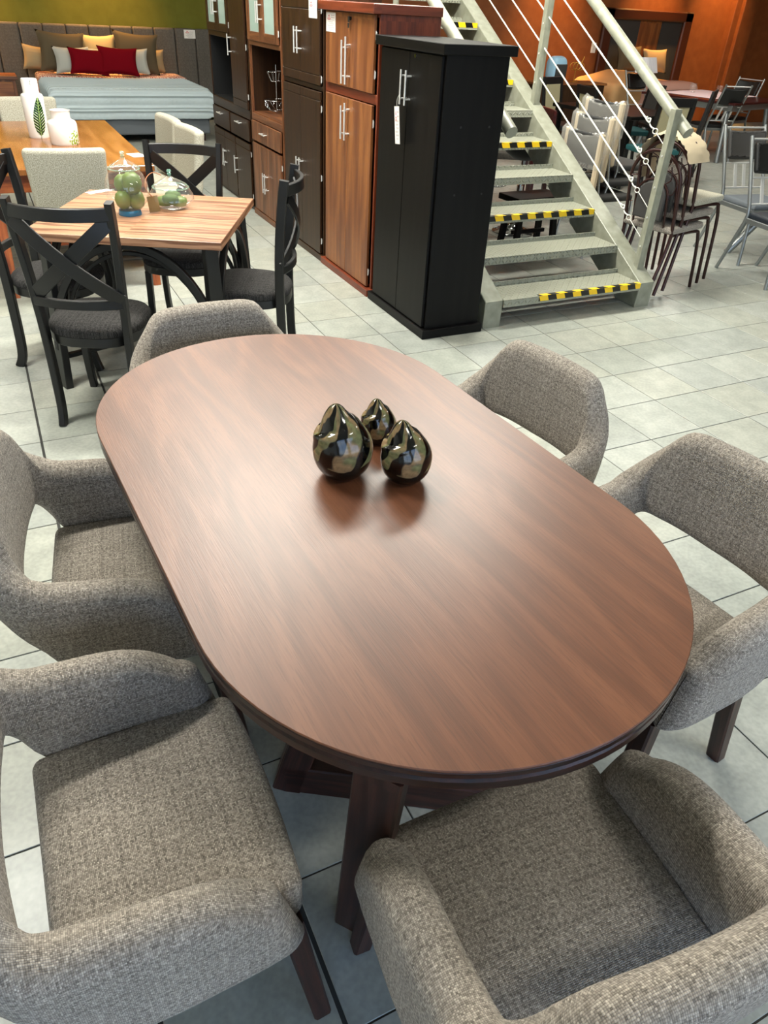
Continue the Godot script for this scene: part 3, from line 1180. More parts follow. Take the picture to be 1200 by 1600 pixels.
# ---------------------------------------------------------------- crossback chairs round the square table
func crossback_set() -> void:
	var c := Vector3(-2.298, 0, -0.395)
	var e1 := Vector3(0.893, 0, 0.45)
	var e2 := Vector3(-0.45, 0, 0.893)
	var turn := atan2(-0.45, 0.893)  # local +x along e1
	var o := thing("square_table", "square table with striped light wood top on black arched legs", "table", c, turn)
	put("tabletop", boxed(Vector3(0, 0.752, 0), Vector3(0.9, 0.036, 0.9), 0.002, 0), M.laminate, o)
	for sx in [-1.0, 1.0]:
		for sz in [-1.0, 1.0]:
			var m := MB.new()
			var d := Vector3(sx, 0, sz).normalized()
			m.sweep([d * 0.535 + Vector3(0, 0.735, 0), d * 0.575], rect(0.075, 0.036, 0.003), d, true, [0.9, 1.05])
			put("leg", m, M.black_lacquer, o)
	for q in 4:  # an arch along each side, doubled
		var turnq := Basis(Vector3.UP, PI / 2 * q)
		for k in 2:
			var path := []
			for a in 25:
				var w := PI * a / 24
				path.append(turnq * Vector3(cos(w) * (0.395 - 0.03 * k), 0.20 + sin(w) * (0.525 - 0.05 * k), 0.405 - 0.05 * k))
			var m := MB.new()
			m.sweep(path, rect(0.034 if k == 0 else 0.02, 0.03 if k == 0 else 0.02, 0.003), turnq * Vector3(0, 0, 1))
			put("arched_brace", m, M.black_lacquer, o)
	var fr := MB.new()
	for s in [-1.0, 1.0]:
		fr.box(Vector3(0, 0.72, s * 0.33), Vector3(0.70, 0.028, 0.05), 0.002, 0)
		fr.box(Vector3(s * 0.33, 0.72, 0), Vector3(0.05, 0.028, 0.70), 0.002, 2)
	put("under_frame", fr, M.black_lacquer, o)
	var st := MB.new()
	for s in [-1.0, 1.0]:
		var d := Vector3(s, 0, 1).normalized()
		st.sweep([-d * 0.565 + Vector3(0, 0.17 + 0.012 * s, 0), d * 0.565 + Vector3(0, 0.17 + 0.012 * s, 0)], rect(0.03, 0.022, 0.003), Vector3.UP)
	put("cross_stretcher", st, M.black_lacquer, o)

	# one chair, looking along +z
	var ch := thing("crossback_chair", "", "chair", Vector3.ZERO, 0.0, "black crossback chairs round the square table")
	var prof := []
	for k in 40:
		var a := TAU * k / 40
		var w := lerpf(0.195, 0.225, 0.5 + 0.5 * sin(a))
		prof.append(Vector2(signf(cos(a)) * pow(absf(cos(a)), 0.72) * w, signf(sin(a)) * pow(absf(sin(a)), 0.8) * 0.215))
	var lay := Basis(Vector3(1, 0, 0), Vector3(0, 0, 1), Vector3(0, 1, 0))
	var m2 := MB.new()
	m2.x = Transform3D(lay, Vector3(0, 0.385, 0.01))
	m2.extrude(prof, 0.045, 0.003, true)
	put("seat_frame", m2, M.black_lacquer, ch)
	var cu := MB.new()  # domed cushion
	var P := PackedVector3Array()
	var uvs := PackedVector2Array()
	var rows := [[1.0, 0.0], [1.012, 0.012], [1.0, 0.026], [0.95, 0.039], [0.82, 0.048], [0.55, 0.055], [0.25, 0.058], [0.001, 0.059]]
	for r in rows:
		for k in 41:
			var q: Vector2 = prof[k % 40] * r[0]
			if k < 40:
				P.append(Vector3(q.x, 0.43 + r[1], q.y + 0.01))
			uvs.append(q)
	cu.grid(P, rows.size(), 40, true, 1.0, uvs)
	if cu.n[2].y + cu.n[41 * 5].y < 0.0:
		cu = MB.new()
		cu.grid(P, rows.size(), 40, true, -1.0, uvs)
	put("seat_cushion", cu, M.charcoal_cloth, ch)
	for s in [-1.0, 1.0]:
		var lg := MB.new()
		lg.sweep(curve([Vector3(s * 0.172, 0.0, -0.215), Vector3(s * 0.176, 0.10, -0.182), Vector3(s * 0.18, 0.42, -0.172), Vector3(s * 0.188, 0.65, -0.176), Vector3(s * 0.198, 0.85, -0.192), Vector3(s * 0.203, 1.0, -0.212)], 5), rect(0.044, 0.030, 0.004), Vector3(1, 0, 0))
		put("rear_post", lg, M.black_lacquer, ch)
		lg = MB.new()
		lg.sweep(curve([Vector3(s * 0.175, 0.0, 0.215), Vector3(s * 0.168, 0.12, 0.185), Vector3(s * 0.165, 0.39, 0.165)], 5), rect(0.034, 0.034, 0.004), Vector3(1, 0, 0))
		put("front_leg", lg, M.black_lacquer, ch)
	var bow := func(x: float, y: float, deep: float): return Vector3(x, y, -0.18 - 0.10 * maxf(y - 0.62, 0.0) - deep * (1.0 - pow(x / 0.2, 2.0)))
	for a in [[0.955, 0.052, 0.055, "top_rail"], [0.585, 0.04, 0.045, "lower_rail"]]:
		var path := []
		for k in 13:
			var x := -0.195 + 0.39 * k / 12.0
			path.append(bow.call(x, a[0], a[2]))
		var b := MB.new()
		b.sweep(path, rect(0.020, a[1], 0.003), Vector3.UP)
		put(a[3], b, M.black_lacquer, ch)
	for s in [-1.0, 1.0]:
		var path := []
		for k in 15:
			var u := k / 14.0
			path.append(bow.call(s * lerpf(-0.188, 0.188, u), lerpf(0.925, 0.60, u), 0.052) + Vector3(0, 0, 0.006 * s))
		var b := MB.new()
		b.sweep(path, rect(0.012, 0.06, 0.002), Vector3(s, 1.2, 0).normalized())
		put("cross_bar", b, M.black_lacquer, ch)
	var poses := [
		["black crossback chair backing onto the grey armchairs, its X back over the striped table top", -0.10, 0.60, e2 * -1.0],
		["black crossback chair at the square table's side away from the cabinets, partly behind another chair", -0.52, 0.02, e1],
		["black crossback chair between the square table and the honey wood table", 0.03, -0.46, e2],
		["black crossback chair on the cabinet side of the square table, seen edge on", 0.50, 0.02, e1 * -1.0]]
	for k in 4:
		var q: Array = poses[k]
		var at: Vector3 = c + e1 * q[1] + e2 * q[2]
		var tr := heading(Vector2(q[3].x, q[3].z))
		if k == 0:
			ch.position = at
			ch.rotation.y = tr
			ch.set_meta("label", q[0])
		else:
			copy_of(ch, q[0], at, tr)

	# lidded glass jars with green fruit
	var j1 := thing("glass_jar", "tall lidded glass jar of green fruit with blue base on striped table", "jar", Vector3(-2.384, 0.77, -0.400), 0.0)
	var g := MB.new()
	g.lathe([Vector2(0.052, 0.022), Vector2(0.072, 0.04), Vector2(0.097, 0.075), Vector2(0.104, 0.11), Vector2(0.098, 0.15), Vector2(0.082, 0.185), Vector2(0.068, 0.204), Vector2(0.071, 0.208)], 32)
	put("bowl", g, M.jar_glass, j1)
	g = MB.new()
	g.lathe([Vector2(0.0, 0.0), Vector2(0.054, 0.0), Vector2(0.056, 0.006), Vector2(0.052, 0.024), Vector2(0.0, 0.026)], 28)
	put("blue_base", g, M.blue_glass, j1, "blue glass foot")
	jar_lid(j1, 0.070, 0.209, 0.076)
	var j2 := thing("glass_jar", "low wide lidded glass jar packed with green slices and tied tag", "jar", Vector3(-2.160, 0.77, -0.474), 0.0)
	g = MB.new()
	g.lathe([Vector2(0.0, 0.004), Vector2(0.058, 0.004), Vector2(0.09, 0.02), Vector2(0.112, 0.048), Vector2(0.108, 0.072), Vector2(0.092, 0.096), Vector2(0.088, 0.102)], 32)
	put("bowl", g, M.jar_glass, j2)
	jar_lid(j2, 0.088, 0.103, 0.082)
	var fruit := [[Vector3(-2.412, 0.845, -0.375), 0.040], [Vector3(-2.350, 0.840, -0.385), 0.043], [Vector3(-2.395, 0.905, -0.415), 0.045], [Vector3(-2.362, 0.918, -0.372), 0.048], [Vector3(-2.405, 0.825, -0.440), 0.033]]
	for k in fruit.size():
		var fo := thing("green_fruit", "round green fruit inside the tall glass jar", "fruit", fruit[k][0] - Vector3(0, fruit[k][1], 0), k * 1.3, "green fruit in the tall jar")
		var b := MB.new()
		var r: float = fruit[k][1]
		b.lathe([Vector2(0.0, 0.06 * r), Vector2(0.45 * r, 0.02 * r), Vector2(0.8 * r, 0.35 * r), Vector2(r, r), Vector2(0.82 * r, 1.65 * r), Vector2(0.45 * r, 1.97 * r), Vector2(0.12 * r, 1.96 * r), Vector2(0.0, 1.86 * r)], 20, 60.0)
		put("skin", b, M.lime, fo)
		put("stem", tubed([Vector3(0, 1.84 * r, 0), Vector3(0.002, 2.06 * r, 0)], 0.002, 6), M.kraft, fo)
	for k in 4:
		var a := TAU * k / 4 + 0.4
		var fo := thing("green_slice", "thick green slice lying in the low glass jar", "fruit", Vector3(-2.160 + cos(a) * 0.036, 0.784 + 0.016 * (k % 2), -0.474 + sin(a) * 0.036), a, "green slices in the low jar")
		var b := MB.new()
		b.lathe([Vector2(0, 0), Vector2(0.034, 0.002), Vector2(0.042, 0.018), Vector2(0.038, 0.036), Vector2(0.02, 0.044), Vector2(0, 0.045)], 20, 60.0)
		put("skin", b, M.moss if k % 2 else M.lime, fo)
	var tg := thing("kraft_tag", "small brown card tag leaning on the low glass jar", "tag", Vector3(-2.262, 0.772, -0.405), 0.35)
	var tb := MB.new()
	tb.x = Transform3D(Basis(Vector3(1, 0, 0), -0.2), Vector3.ZERO)
	tb.box(Vector3(0, 0.038, 0), Vector3(0.06, 0.074, 0.002), 0.0005)
	put("card", tb, M.kraft, tg)
	put("cord", tubed(curve([Vector3(0, 0.07, -0.01), Vector3(-0.02, 0.11, -0.03), Vector3(0.01, 0.15, -0.06), Vector3(0.06, 0.165, -0.08), Vector3(0.10, 0.15, -0.075)], 5), 0.0022, 6), M.cord, tg)
	var cd := thing("paper_card", "white paper card lying at the far corner of the striped table", "card", Vector3(-2.455, 0.7705, -0.935), 0.5)
	put("sheet", boxed(Vector3(0, 0.0008, 0), Vector3(0.14, 0.0012, 0.05), 0.0), M.paper, cd)


func jar_lid(o: Node3D, r: float, y: float, h: float) -> void:
	var g := MB.new()
	g.lathe([Vector2(r * 1.03, y), Vector2(r * 0.92, y + h * 0.16), Vector2(r * 0.62, y + h * 0.34), Vector2(r * 0.24, y + h * 0.52), Vector2(r * 0.13, y + h * 0.62)], 28)
	var lid := put("lid", g, M.jar_glass, o)
	g = MB.new()
	g.lathe([Vector2(0.009, y + h * 0.6), Vector2(0.006, y + h * 0.68), Vector2(0.011, y + h * 0.74), Vector2(0.006, y + h * 0.80), Vector2(0.012, y + h * 0.90), Vector2(0.009, y + h * 0.98), Vector2(0.0, y + h)], 16, 60.0)
	if not M.has("knob_glass"):
		var k := mat("knob_glass", Color(0.55, 0.78, 0.70, 0.25), 0.03)
		k.transparency = BaseMaterial3D.TRANSPARENCY_ALPHA
	put("knob", g, M.knob_glass, lid)
	g = MB.new()
	var ring := []
	for k in 28:
		ring.append(Vector3(cos(TAU * k / 28) * r * 1.02, y, sin(TAU * k / 28) * r * 1.02))
	g.tube(ring, 0.0032, 8, true)
	put("rim", g, M.knob_glass, lid)


# ---------------------------------------------------------------- honey table, cream chairs, vases
func honey_set() -> void:
	var o := thing("dining_table", "long honey wood dining table with white vases", "table", Vector3(-2.54, 0, -2.61), 0.0)
	put("tabletop", boxed(Vector3(0, 0.752, 0), Vector3(1.04, 0.036, 1.98), 0.003, 2), M.honey, o)
	var ap := MB.new()
	for s in [-1.0, 1.0]:
		ap.box(Vector3(s * 0.47, 0.684, 0), Vector3(0.025, 0.10, 1.84), 0.002, 2)
		ap.box(Vector3(0, 0.684, s * 0.94), Vector3(0.94, 0.10, 0.025), 0.002, 0)
	put("apron", ap, M.orange_wood, o)
	for sx in [-1.0, 1.0]:
		for sz in [-1.0, 1.0]:
			var lg := MB.new()
			lg.sweep([Vector3(sx * 0.43, 0.73, sz * 0.90), Vector3(sx * 0.45, 0.0, sz * 0.93)], rect(0.07, 0.07, 0.004), Vector3(0, 0, 1), true, [1.0, 0.7])
			put("leg", lg, M.orange_wood, o)
	var ch := thing("upholstered_chair", "", "chair", Vector3.ZERO, 0.0, "cream boucle chairs round the honey wood table")
	var b := MB.new()
	b.x = Transform3D(Basis(), Vector3(0, 0.695, -0.225))
	b.soft(Vector3(0.44, 0.42, 0.075), 0.03, 6, func(p):
		var q: Vector3 = p
		q.z += -0.10 * p.y - 0.02 * (1.0 - pow(p.x / 0.22, 2.0)) + 0.02
		q.x *= 1.0 + 0.05 * p.y / 0.21
		return q)
	put("backrest", b, M.boucle, ch)
	b = MB.new()
	b.x = Transform3D(Basis(), Vector3(0, 0.435, 0.01))
	b.soft(Vector3(0.45, 0.09, 0.44), 0.03, 4)
	put("seat", b, M.boucle, ch)
	b = MB.new()
	b.box(Vector3(0, 0.37, 0.0), Vector3(0.40, 0.045, 0.40), 0.004, 0)
	b.box(Vector3(0, 0.475, -0.215), Vector3(0.40, 0.03, 0.05), 0.004, 0)
	put("wood_rail", b, M.orange_wood, ch)
	for sx in [-1.0, 1.0]:
		for sz in [-1.0, 1.0]:
			var lg := MB.new()
			lg.sweep([Vector3(sx * 0.175, 0.36, sz * 0.175), Vector3(sx * 0.20, 0.0, sz * 0.21)], rect(0.04, 0.036, 0.004), Vector3(0, 0, 1), true, [1.0, 0.65])
			put("leg", lg, M.orange_wood, ch)
	var poses := [
		["cream upholstered chair whose back faces the striped square table", Vector3(-2.53, 0, -1.70), Vector2(0.1, -1)],
		["cream upholstered chair at the honey table's far end, before the bed", Vector3(-2.58, 0, -3.70), Vector2(0, 1)],
		["cream upholstered chair at the honey table's long side, closer to the crossback chairs", Vector3(-1.87, 0, -2.20), Vector2(-1, 0.1)],
		["cream upholstered chair at the honey table's long side, closer to the bed", Vector3(-1.90, 0, -2.74), Vector2(-1, 0.1)]]
	for k in 4:
		if k == 0:
			ch.position = poses[k][1]
			ch.rotation.y = heading(poses[k][2])
			ch.set_meta("label", poses[k][0])
		else:
			copy_of(ch, poses[k][0], poses[k][1], heading(poses[k][2]))
	# vases with printed leaves
	var nz := noise(111, 1.0, 2)
	var leaf := image(256, 256, func(x, y):
		# one big split leaf, stalk down; u is the turn round the vase
		var u := (float(x) / 256.0 - 0.5) * 5.2
		var v := 1.0 - float(y) / 256.0
		var q := (v - 0.22) / 0.60
		var c := Color(0.90, 0.89, 0.87)
		if absf(u + (q - 0.5) * 0.25) < 0.025 and v < 0.5 and v > 0.01:
			c = Color(0.25, 0.33, 0.18)
		if q > 0.0 and q < 1.0:
			var half := 0.47 * pow(sin(PI * pow(q, 0.75)), 0.7)
			var mid := -(q - 0.5) * 0.25
			var d := absf(u - mid)
			if d < half:
				var rib := fposmod(q * 13.0 - d * 3.5, 1.0)
				c = Color(0.07, 0.16, 0.08).lerp(Color(0.40, 0.52, 0.28), smoothstep(0.62, 0.8, rib))
				if q < 0.62 and rib < 0.16 and d > 0.12:
					c = Color(0.90, 0.89, 0.87)
				if d < 0.03:
					c = Color(0.55, 0.62, 0.40)
		return c)
	textured("leaf_vase", leaf, 0.22, Vector2(1, -0.40))
	var sprig := image(256, 256, func(x, y):
		var u := (float(x) / 256.0 - 0.5) * 5.0
		var v := 1.0 - float(y) / 256.0
		var c := Color(0.90, 0.89, 0.87)
		var k := nz.get_noise_2d(u * 5.0, v * 14.0)
		var d := Vector2(u * 1.4, (v - 0.38) * 3.2).length()
		if d < 0.62 and k > d * 0.5 - 0.12:
			c = Color(0.20, 0.36, 0.07).lerp(Color(0.55, 0.68, 0.20), clampf(0.5 + k * 1.2, 0, 1))
		return c)
	textured("sprig_vase", sprig, 0.22, Vector2(1, -0.32))
	var v1 := thing("vase", "tall white ceramic bottle vase printed with a banana leaf", "vase", Vector3(-2.592, 0.77, -2.79), 1.85)
	var m := MB.new()
	m.lathe([Vector2(0.0, 0.0), Vector2(0.066, 0.0), Vector2(0.070, 0.008), Vector2(0.074, 0.26), Vector2(0.068, 0.272), Vector2(0.056, 0.278), Vector2(0.052, 0.284), Vector2(0.054, 0.355), Vector2(0.050, 0.366), Vector2(0.044, 0.362), Vector2(0.042, 0.29)], 36, 50.0)
	put("body", m, M.leaf_vase, v1)
	var v2 := thing("vase", "short white ceramic jar vase printed with a green sprig", "vase", Vector3(-2.453, 0.77, -2.48), 2.36)
	m = MB.new()
	m.lathe([Vector2(0.0, 0.0), Vector2(0.088, 0.0), Vector2(0.094, 0.01), Vector2(0.096, 0.125), Vector2(0.088, 0.145), Vector2(0.066, 0.155), Vector2(0.061, 0.162), Vector2(0.062, 0.203), Vector2(0.066, 0.21), Vector2(0.060, 0.212), Vector2(0.055, 0.165)], 36, 50.0)
	put("body", m, M.sprig_vase, v2)
	var cd := thing("paper_card", "white card lying on the honey table's corner by the cream chairs", "card", Vector3(-2.065, 0.7705, -1.98), 0.2)
	put("sheet", boxed(Vector3(0, 0.0008, 0), Vector3(0.09, 0.0012, 0.14), 0.0), M.paper, cd)
	var rg := thing("ribbed_rug", "grey ribbed rug under the honey wood table", "rug", Vector3(-2.75, 0, -2.68), 0.0)
	m = MB.new()
	for k in 9:
		m.soft_bar(Vector3(0, 0.011, -0.36 + k * 0.09), Vector3(1.5, 0.022, 0.084))
	put("pile", m, M.rug, rg)


# ---------------------------------------------------------------- the bed against the green wall
func pillow(called: String, label: String, m: Material, x0: float, x1: float, y0: float, y1: float, z: float, th: float, tilt: float, ribs := 0, roll := 0.0) -> void:
	var w := x1 - x0
	var h := y1 - y0
	var o := thing(called, label, "pillow", Vector3((x0 + x1) / 2, y0, z), 0.0, "pillows on the bed")
	var b := MB.new()
	b.x = Transform3D(Basis(Vector3(1, 0, 0), -tilt) * Basis(Vector3(0, 0, 1), roll), Vector3(0, h * 0.5, 0))
	var n := 17
	for sg in [1.0, -1.0]:
		var P := PackedVector3Array()
		var uv := PackedVector2Array()
		for a in n:
			for k in n:
				var u := -1.0 + 2.0 * a / (n - 1)
				var v := -1.0 + 2.0 * k / (n - 1)
				var px := w / 2 * u * (1.0 - 0.13 * (1.0 - v * v) * absf(u))
				var py := h / 2 * v * (1.0 - 0.13 * (1.0 - u * u) * absf(v))
				var q := pow(maxf(0.0, (1.0 - u * u) * (1.0 - v * v)), 0.42)
				var d := th / 2 * q
				if ribs > 0:
					d -= 0.012 * q * pow(absf(cos(v * PI * ribs * 0.5)), 6.0)
				P.append(Vector3(px, py, sg * d))
				uv.append(Vector2(px, py))
		var before := b.v.size()
		b.grid(P, n, n, false, 1.0, uv)
		if b.n[before + (n * n) / 2].z * sg < 0.0:
			for q in range(before, b.v.size()):
				b.n[q] = -b.n[q]
	put("cover", b, m, o)


func bedroom() -> void:
	var xa := -2.08
	var xb := -0.15
	var xc := (xa + xb) / 2
	var hb := thing("headboard", "wide grey padded headboard of tall vertical channels along green wall", "headboard", Vector3(-1.6, 0, -9.53), 0.0)
	put("backing_board", boxed(Vector3(0, 0.62, -0.02), Vector3(4.3, 1.18, 0.03), 0.002), M.grey_panel, hb)
	for k in 14:
		var b := MB.new()
		b.x = Transform3D(Basis(), Vector3(-2.13 + 0.155 + k * 0.304, 0.62, 0.03))
		b.soft(Vector3(0.300, 1.19, 0.085), 0.032, 3)
		put("padded_panel", b, M.headboard_cloth, hb)
	var tg := put("price_label", label_plate(0.17, 0.11), label_mat(), hb, "white price label with red mark")
	tg.position = Vector3(1.74, 1.145, 0.075)
	var bd := thing("bed", "grey upholstered bed base and mattress before the padded headboard", "bed", Vector3(xc, 0, -8.45), 0.0)
	var m := MB.new()
	m.x = Transform3D(Basis(), Vector3(0, 0.20, 0.0))
	m.soft(Vector3(xb - xa - 0.02, 0.22, 1.96), 0.03, 2)
	put("base", m, M.grey_cloth, bd)
	m = MB.new()
	m.x = Transform3D(Basis(), Vector3(0, 0.445, 0.0))
	m.soft(Vector3(xb - xa - 0.03, 0.27, 1.94), 0.05, 2)
	put("mattress", m, M.white_cloth, bd)
	for sx in [-1.0, 1.0]:
		for sz in [-1.0, 1.0]:
			put("foot", boxed(Vector3(sx * 0.85, 0.045, sz * 0.88), Vector3(0.09, 0.09, 0.09), 0.004), M.chair_leg_wood, bd)
	# quilt: runs from the pillows to the foot and hangs over foot and sides
	var q := thing("quilt", "pale blue white ribbed quilt spread over the bed", "quilt", Vector3(xc, 0, -8.45), 0.0)
	quilt_sheet(q, M.quilt, -0.36, 1.02, 0.30, (xb - xa) / 2 + 0.035, 0.26, 0.605, true)
	var bl := thing("floral_blanket", "red and white floral blanket folded under the pillows", "blanket", Vector3(xc, 0, -8.45), 0.0)
	quilt_sheet(bl, M.floral, -0.94, -0.30, 0.0, (xb - xa) / 2 + 0.045, 0.22, 0.640, false)
	pillow("pillow", "upright beige pillow with stitched horizontal ribs, beside the nightstand", M.tan_cloth, -2.25, -1.85, 0.655, 0.965, -9.26, 0.16, 0.12, 7, -0.12)
	pillow("pillow", "beige ribbed pillow at the bed's cabinet side, mostly hidden by an olive cushion", M.tan_cloth, -0.68, -0.31, 0.655, 0.955, -9.26, 0.16, 0.12, 7)
	pillow("pillow", "plain beige cushion standing high between the two olive cushions", M.beige_cloth, -1.47, -0.97, 0.655, 1.12, -9.27, 0.17, 0.14)
	pillow("pillow", "large olive brown square cushion beside the ribbed pillow near the nightstand", M.olive_cloth, -2.05, -1.42, 0.655, 1.15, -9.08, 0.19, 0.2, 0, -0.05)
	pillow("pillow", "large olive brown square cushion at the cabinet side of the bed", M.olive_cloth, -1.05, -0.42, 0.655, 1.17, -9.08, 0.19, 0.2, 0, -0.08)
	pillow("pillow", "off white cushion behind the red cushion closer to the nightstand", M.white_cloth, -1.88, -1.40, 0.655, 0.985, -8.90, 0.15, 0.25)
	pillow("pillow", "off white cushion between and behind the two red cushions", M.white_cloth, -1.48, -1.02, 0.655, 0.975, -8.93, 0.14, 0.25)
	pillow("pillow", "off white cushion behind the red cushion closer to the cabinets", M.white_cloth, -1.08, -0.61, 0.655, 0.985, -8.88, 0.15, 0.25)
	pillow("pillow", "dark red square cushion leaning lower, closer to the nightstand", M.red_cloth, -1.71, -1.19, 0.655, 0.98, -8.72, 0.16, 0.30, 0, -0.06)
	pillow("pillow", "dark red square cushion overlapping the other red one, closer to the cabinets", M.red_cloth, -1.33, -0.79, 0.655, 1.01, -8.70, 0.16, 0.30, 0, -0.05)
	var ns := thing("nightstand", "brown wooden nightstand beside the bed", "nightstand", Vector3(-2.68, 0, -9.15), 0.0)
	put("body", boxed(Vector3(0, 0.30, 0), Vector3(0.54, 0.56, 0.40), 0.004), M.hutch_wood, ns)
	put("top", boxed(Vector3(0, 0.60, 0.01), Vector3(0.60, 0.045, 0.46), 0.004, 0), M.hutch_wood, ns)
	var dr := put("drawer", boxed(Vector3(0, 0.44, 0.208), Vector3(0.46, 0.22, 0.02), 0.004, 0), M.walnut, ns)
	put("knob", tubed([Vector3(0, 0.44, 0.218), Vector3(0, 0.44, 0.235)], 0.012, 12), M.steel, dr)


func quilt_sheet(o: Node3D, mt: Material, z0: float, z1: float, foot: float, hw: float, side: float, y: float, ribs: bool) -> void:
	var m := MB.new()
	var P := PackedVector3Array()
	var uv := PackedVector2Array()
	var r := 0.05
	var total := (z1 - z0) + foot
	var nu := 150 if ribs else 24
	var nv := 90
	for a in nu:
		var s := total * a / (nu - 1)
		for b in nv:
			var t := -hw - side + (2.0 * (hw + side)) * b / (nv - 1)
			var p := Vector3(0, y, 0)
			var nrm := Vector3.UP
			var over := s - (z1 - z0)
			if over <= -r:
				p.z = z0 + s
			elif over < r * 0.57:
				var w := clampf((over + r) / (r * 1.57), 0.0, 1.0) * PI / 2
				p.z = z1 - r + sin(w) * r
				p.y = y - r + cos(w) * r
				nrm = Vector3(0, cos(w), sin(w))
			else:
				p.z = z1 + 0.01 * sin(t * 9.0) * minf(1.0, over * 5.0)
				p.y = y - r - (over - r * 0.57)
				nrm = Vector3(0, 0, 1)
			var ov := absf(t) - hw
			if ov <= -r:
				p.x = t
			else:
				var w := clampf((ov + r) / (r * 1.57), 0.0, 1.0) * PI / 2
				p.x = signf(t) * (hw - r + sin(w) * r)
				var drop := r - cos(w) * r + maxf(0.0, ov - r * 0.57)
				p.y -= drop
				if over > 0.0:
					p.y = maxf(p.y, y - foot * 0.98 - 0.01)
					p.x += signf(t) * 0.09 * minf(1.0, drop * 5.0)
				nrm = nrm.lerp(Vector3(signf(t), 0, 0), w / (PI / 2)).normalized()
			if ribs:
				var k := fposmod(s, 0.17)
				var d := 0.0
				if k < 0.07:
					d = 0.026 * sin(fposmod(k, 0.035) / 0.035 * PI)
				else:
					d = 0.020 * (0.5 + 0.5 * sin(((t + k * 0.9) / 0.075) * TAU)) * sin((k - 0.07) / 0.10 * PI)
				p += nrm * d
			P.append(p)
			uv.append(Vector2(t, s))
	m.grid(P, nu, nv, false, 1.0, uv)
	if m.n[(nu / 4) * nv + nv / 2].y < 0.0:
		m = MB.new()
		m.grid(P, nu, nv, false, -1.0, uv)
	put("cover", m, mt, o)


# ---------------------------------------------------------------- the row of cabinets
func label_mat() -> StandardMaterial3D:
	if M.has("price_label"):
		return M.price_label
	var im := image(128, 160, func(x, y):
		var c := Color(0.90, 0.89, 0.87)
		if x < 3 or y < 3 or x > 124 or y > 156:
			c = Color(0.80, 0.79, 0.77)
		var p := Vector2(x - 38, y - 30)  # red mark: a small triangle over a lying oval
		if p.y > -16 and p.y < 6 and absf(p.x) < (p.y + 16) * 0.45:
			c = Color(0.78, 0.10, 0.14)
		var ov := Vector2(p.x / 20.0, (p.y - 22) / 9.0).length()
		if ov < 1.0 and ov > 0.55:
			c = Color(0.80, 0.14, 0.18)
		for k in 6:  # hand written lines
			var yy := 62 + k * 15
			if absf(y - yy - 3.0 * sin(x * 0.45 + k * 2.1)) < 1.6 and x > 18 + 11 * (k % 3) and x < 108 - 13 * (k % 2):
				c = Color(0.50, 0.48, 0.50)
		if x > 66 and x < 112 and (absf(y - 24 - 2.5 * sin(x * 0.6)) < 1.6 or absf(y - 42 - 2.5 * sin(x * 0.5)) < 1.6):
			c = Color(0.55, 0.45, 0.48)
		return c)
	return textured("price_label", im, 0.6, Vector2(1, 1))


func label_plate(w: float, h: float) -> MB:  # a card in the x-y plane, printed on its +z side
	var m := MB.new()
	m.box(Vector3(0, 0, -0.0006), Vector3(w, h, 0.001), 0.0)
	for k in m.t.size():
		m.t[k] = Vector2(0.03, 0.03)
	m.face([Vector3(-w / 2, -h / 2, 0.0002), Vector3(w / 2, -h / 2, 0.0002), Vector3(w / 2, h / 2, 0.0002), Vector3(-w / 2, h / 2, 0.0002)], Vector3(0, 0, 1), [Vector2(0, 1), Vector2(1, 1), Vector2(1, 0), Vector2(0, 0)])
	return m


func bar_handle(parent: Node3D, x: float, y0: float, y1: float, z: float, m: Material, level := false, r := 0.0055) -> void:
	var b := MB.new()
	var a0 := Vector3(x, y0, z + 0.034)
	var a1 := Vector3(x, y1, z + 0.034)
	if level:
		a0 = Vector3(x - y1, y0, z + 0.03)
		a1 = Vector3(x + y1, y0, z + 0.03)
	b.tube([a0, a1], r, 10)
	for k in [0.17, 0.83]:
		var q := a0.lerp(a1, k)
		b.tube([q, Vector3(q.x, q.y, z)], r * 0.85, 8)
	put("handle", b, m, parent, "steel bar handle")


func hinge(parent: Node3D, x: float, y: float, z: float) -> void:
	var b := MB.new()
	b.tube([Vector3(x, y - 0.022, z + 0.003), Vector3(x, y + 0.022, z + 0.003)], 0.0035, 8)
	b.box(Vector3(x, y, z), Vector3(0.012, 0.034, 0.004), 0.001)
	put("hinge", b, M.steel, parent)


# carcass of a cabinet w wide, h high, d deep; its front is the plane z = 0, it stands on y = 0
func carcass(o: Node3D, w: float, h: float, d: float, m: Material, plinth := 0.045, shelves: Array = []) -> void:
	var t := 0.018
	for s in [-1.0, 1.0]:
		put("side_panel", boxed(Vector3(s * (w / 2 - t / 2), h / 2, -d / 2), Vector3(t, h, d), 0.0015, 1), m, o)
	put("back_panel", boxed(Vector3(0, h / 2 + 0.02, -d + 0.006), Vector3(w - 2 * t, h - 0.06, 0.008), 0.0, 1), m, o)
	put("top_panel", boxed(Vector3(0, h - t / 2, -d / 2), Vector3(w - 2 * t, t, d - 0.004), 0.001, 0), m, o)
	for y in [plinth + t / 2] + shelves:
		put("shelf", boxed(Vector3(0, y, -d / 2), Vector3(w - 2 * t, t, d - 0.03), 0.001, 0), m, o)


